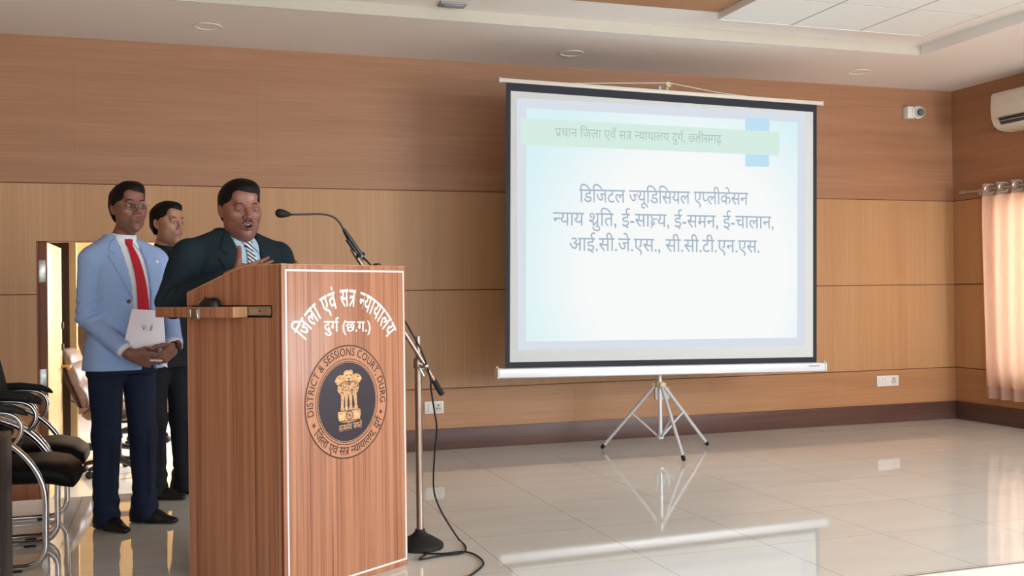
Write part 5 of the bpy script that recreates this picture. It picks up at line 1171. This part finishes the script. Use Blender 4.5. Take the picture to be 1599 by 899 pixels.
for k, (L_, o_) in enumerate(((.075, .045), (.045, .064), (.022, .072))):   # slanting lines of small print
    p = bkp(.42, .42, .0056); dx, dz = .36, .93
    for q in np.arange(-L_ / 2, L_ / 2, .006): mb.add([(p.x + o_ * .62 + (q + e) * dx - t * dz, p.y, p.z - o_ * .05 - .02 * (k == 0) + (q + e) * dz + t * dx) for e, t in ((0, -.0018), (.0042, -.0018), (.0042, .0018), (0, .0018))], [[0, 1, 2, 3]])
mb.build('printed_seal', M_print, bk)
pn = MB(); a, c = rel(m1, (-.022, -.292, .853)), rel(m1, (.048, -.290, .848)); pn.tube([a, a + (c - a) * .05, a + (c - a) * .93, c], [.003, .0048, .0048, .002], 10); tag(pn.build('pen', M_white), 'white pen held in the hands of the man in the blue blazer', 'pen')

# man standing behind, seen between the other two
TR2 = [(.76, 0, 0, .195, .135), (.95, 0, 0, .182, .125), (1.10, 0, -.005, .17, .115), (1.24, 0, -.005, .18, .118), (1.34, 0, .005, .175, .105), (1.40, 0, .015, .125, .084), (1.45, 0, .022, .070, .064)]
m2, d2_ = build_man(dict(label='man in a dark suit standing behind, between the blue blazer and the speaker', loc=(-.045, 6.30, 0), yaw=38, seed=23,
    head=(-.005, -.03, 1.585), hyaw=4, hpitch=-2, hscale=1.0, neck_base=(0, .015, 1.435), skin=(176, 130, 108), lips=(156, 100, 90), shade=(140, 104, 88),
    hp=dict(w=.96, jaw=.86, cheek=.9, hair=.008, top=.003, line=.062, part=-.1, tousle=.003, lid=.0034), gaze=(.1, 0),
    torso=TR2, jacket_mat=M_char, shirt_mat=M_char, tie_mat=M_navy_t, trouser_mat=M_char, shoe_mat=M_shoe,
    arms=[[(-.175, .01, 1.335), (-.215, .09, 1.08), (-.13, .175, .92)], [(.175, .01, 1.335), (.21, .03, 1.07), (.20, -.06, .84)]], arm_r=(.066, .054, .042),
    hands=[dict(a=((-.115, .178, .91), (.75, .1, -.5), (.5, -.2, .8), True, [(.25, .35, .25)] * 4, [(.8, .5, .2), (1, .2, .2), (1, .1, .1)]), k=dict(forearm=(-.205, -.03, .93))),
           dict(a=((.198, -.065, .825), (-.05, -.15, -1), (-.3, -1, .1), False, [(.25, .35, .25)] * 4, [(.8, .5, .2), (1, .2, .2), (1, .1, .1)]), k=dict(forearm=(.205, -.03, .93)))],
    legs=[[(-.085, .01, .83), (-.09, -.01, .46), (-.075, .01, .085)], [(.085, .01, .83), (.095, -.01, .46), (.115, .0, .085)]], leg_r=(.088, .066, .056), waist=.93, hip_r=(.165, .12), shoe_yaw=(20, 30),
    opening=[(1.10, -.002, .002), (1.20, -.02, .02), (1.32, -.04, .04), (1.40, -.05, .05), (1.48, -.05, .05)], knot=(0, 1.412), tie=[(0, 1.405, .012), (0, 1.33, .02), (0, 1.15, .028)],
    lapels=[[(s * .056, 1.455), (s * .083, 1.43), (s * .108, 1.38), (s * .086, 1.365), (s * .118, 1.35), (s * .09, 1.26), (s * .004, 1.10), (s * .042, 1.31), (s * .052, 1.40)] for s in (-1, 1)]))

# the speaker at the lectern
SX, SY = .272, 4.80
TR3 = [(.78, 0, .01, .225, .150), (.95, 0, .005, .225, .158), (1.10, 0, -.005, .222, .160), (1.24, 0, -.002, .225, .150), (1.35, 0, .008, .215, .128), (1.41, 0, .018, .150, .098), (1.46, 0, .026, .080, .072)]
m3, d3_ = build_man(dict(label='man in dark teal suit and striped tie speaking at the lectern, palm raised', loc=(SX, SY, 0), yaw=27, seed=31,
    head=(.0, -.035, 1.548), hyaw=-11, hpitch=4, hroll=-2, hscale=1.05, neck_base=(0, .015, 1.425), skin=(146, 98, 82), lips=(136, 80, 74), shade=(112, 74, 64),
    hp=dict(w=1.06, jaw=1.0, nose=1.15, hair=.009, top=.004, line=.060, tousle=.002, lid=.0015, open=.007, nw=1.14, double=True), gaze=(.1, -.15), moustache=True, brow=.75, brow_z=.027,
    torso=TR3, jacket_mat=M_dkgreen, shirt_mat=M_lblue, tie_mat=M_stripe, trouser_mat=M_char, shoe_mat=M_shoe, fold=.0045, cuff=-.002, no_cuff=True,
    arms=[[(-.225, .015, 1.34), (-.315, .00, 1.135), (-.205, -.278, 1.243)], [(.225, .015, 1.34), (.30, .03, 1.16), (.235, -.20, 1.262)]], arm_r=(.078, .066, .048),
    hands=[dict(a=((-.190, -.300, 1.250), (.92, -.26, .26), (-.30, -.42, .85), True, [(.12, .14, .1), (.06, .10, .1), (.05, .12, .1), (.08, .14, .12)], [(.40, .8, .30), (.20, 1, .1), (.10, 1, 0)]), k=dict(forearm=(-.25, -.2, 1.22), sc=.92, spread=.015)),
           dict(a=((.215, -.235, 1.262), (-.3, -.95, -.02), (-.95, .3, 0), False, [(.2, .3, .2)] * 4, [(.8, .5, .2), (1, .2, .2), (1, .1, .1)]), k=dict(forearm=(.25, -.12, 1.24)))],
    legs=[[(-.095, .02, .84), (-.10, .01, .47), (-.11, .03, .085)], [(.095, .02, .84), (.10, .01, .47), (.115, .03, .085)]], leg_r=(.105, .084, .07), waist=.94, hip_r=(.195, .14), shoe_yaw=(-8, 12),
    opening=[(1.10, -.002, .002), (1.20, -.028, .028), (1.32, -.052, .052), (1.40, -.060, .060), (1.48, -.062, .062)], knot=(.004, 1.385), tie=[(.004, 1.378, .013), (.006, 1.31, .022), (.008, 1.14, .032)],
    lapels=[[(s * .066, 1.455), (s * .095, 1.43), (s * .135, 1.365), (s * .108, 1.345), (s * .150, 1.33), (s * .115, 1.24), (s * .006, 1.10), (s * .053, 1.31), (s * .062, 1.40)] for s in (-1, 1)],
    pockets=[[(.10, 1.26), (.17, 1.27), (.17, 1.285), (.10, 1.275)]]))
bpy.data.objects.remove(_to); bpy.data.curves.remove(_tc)
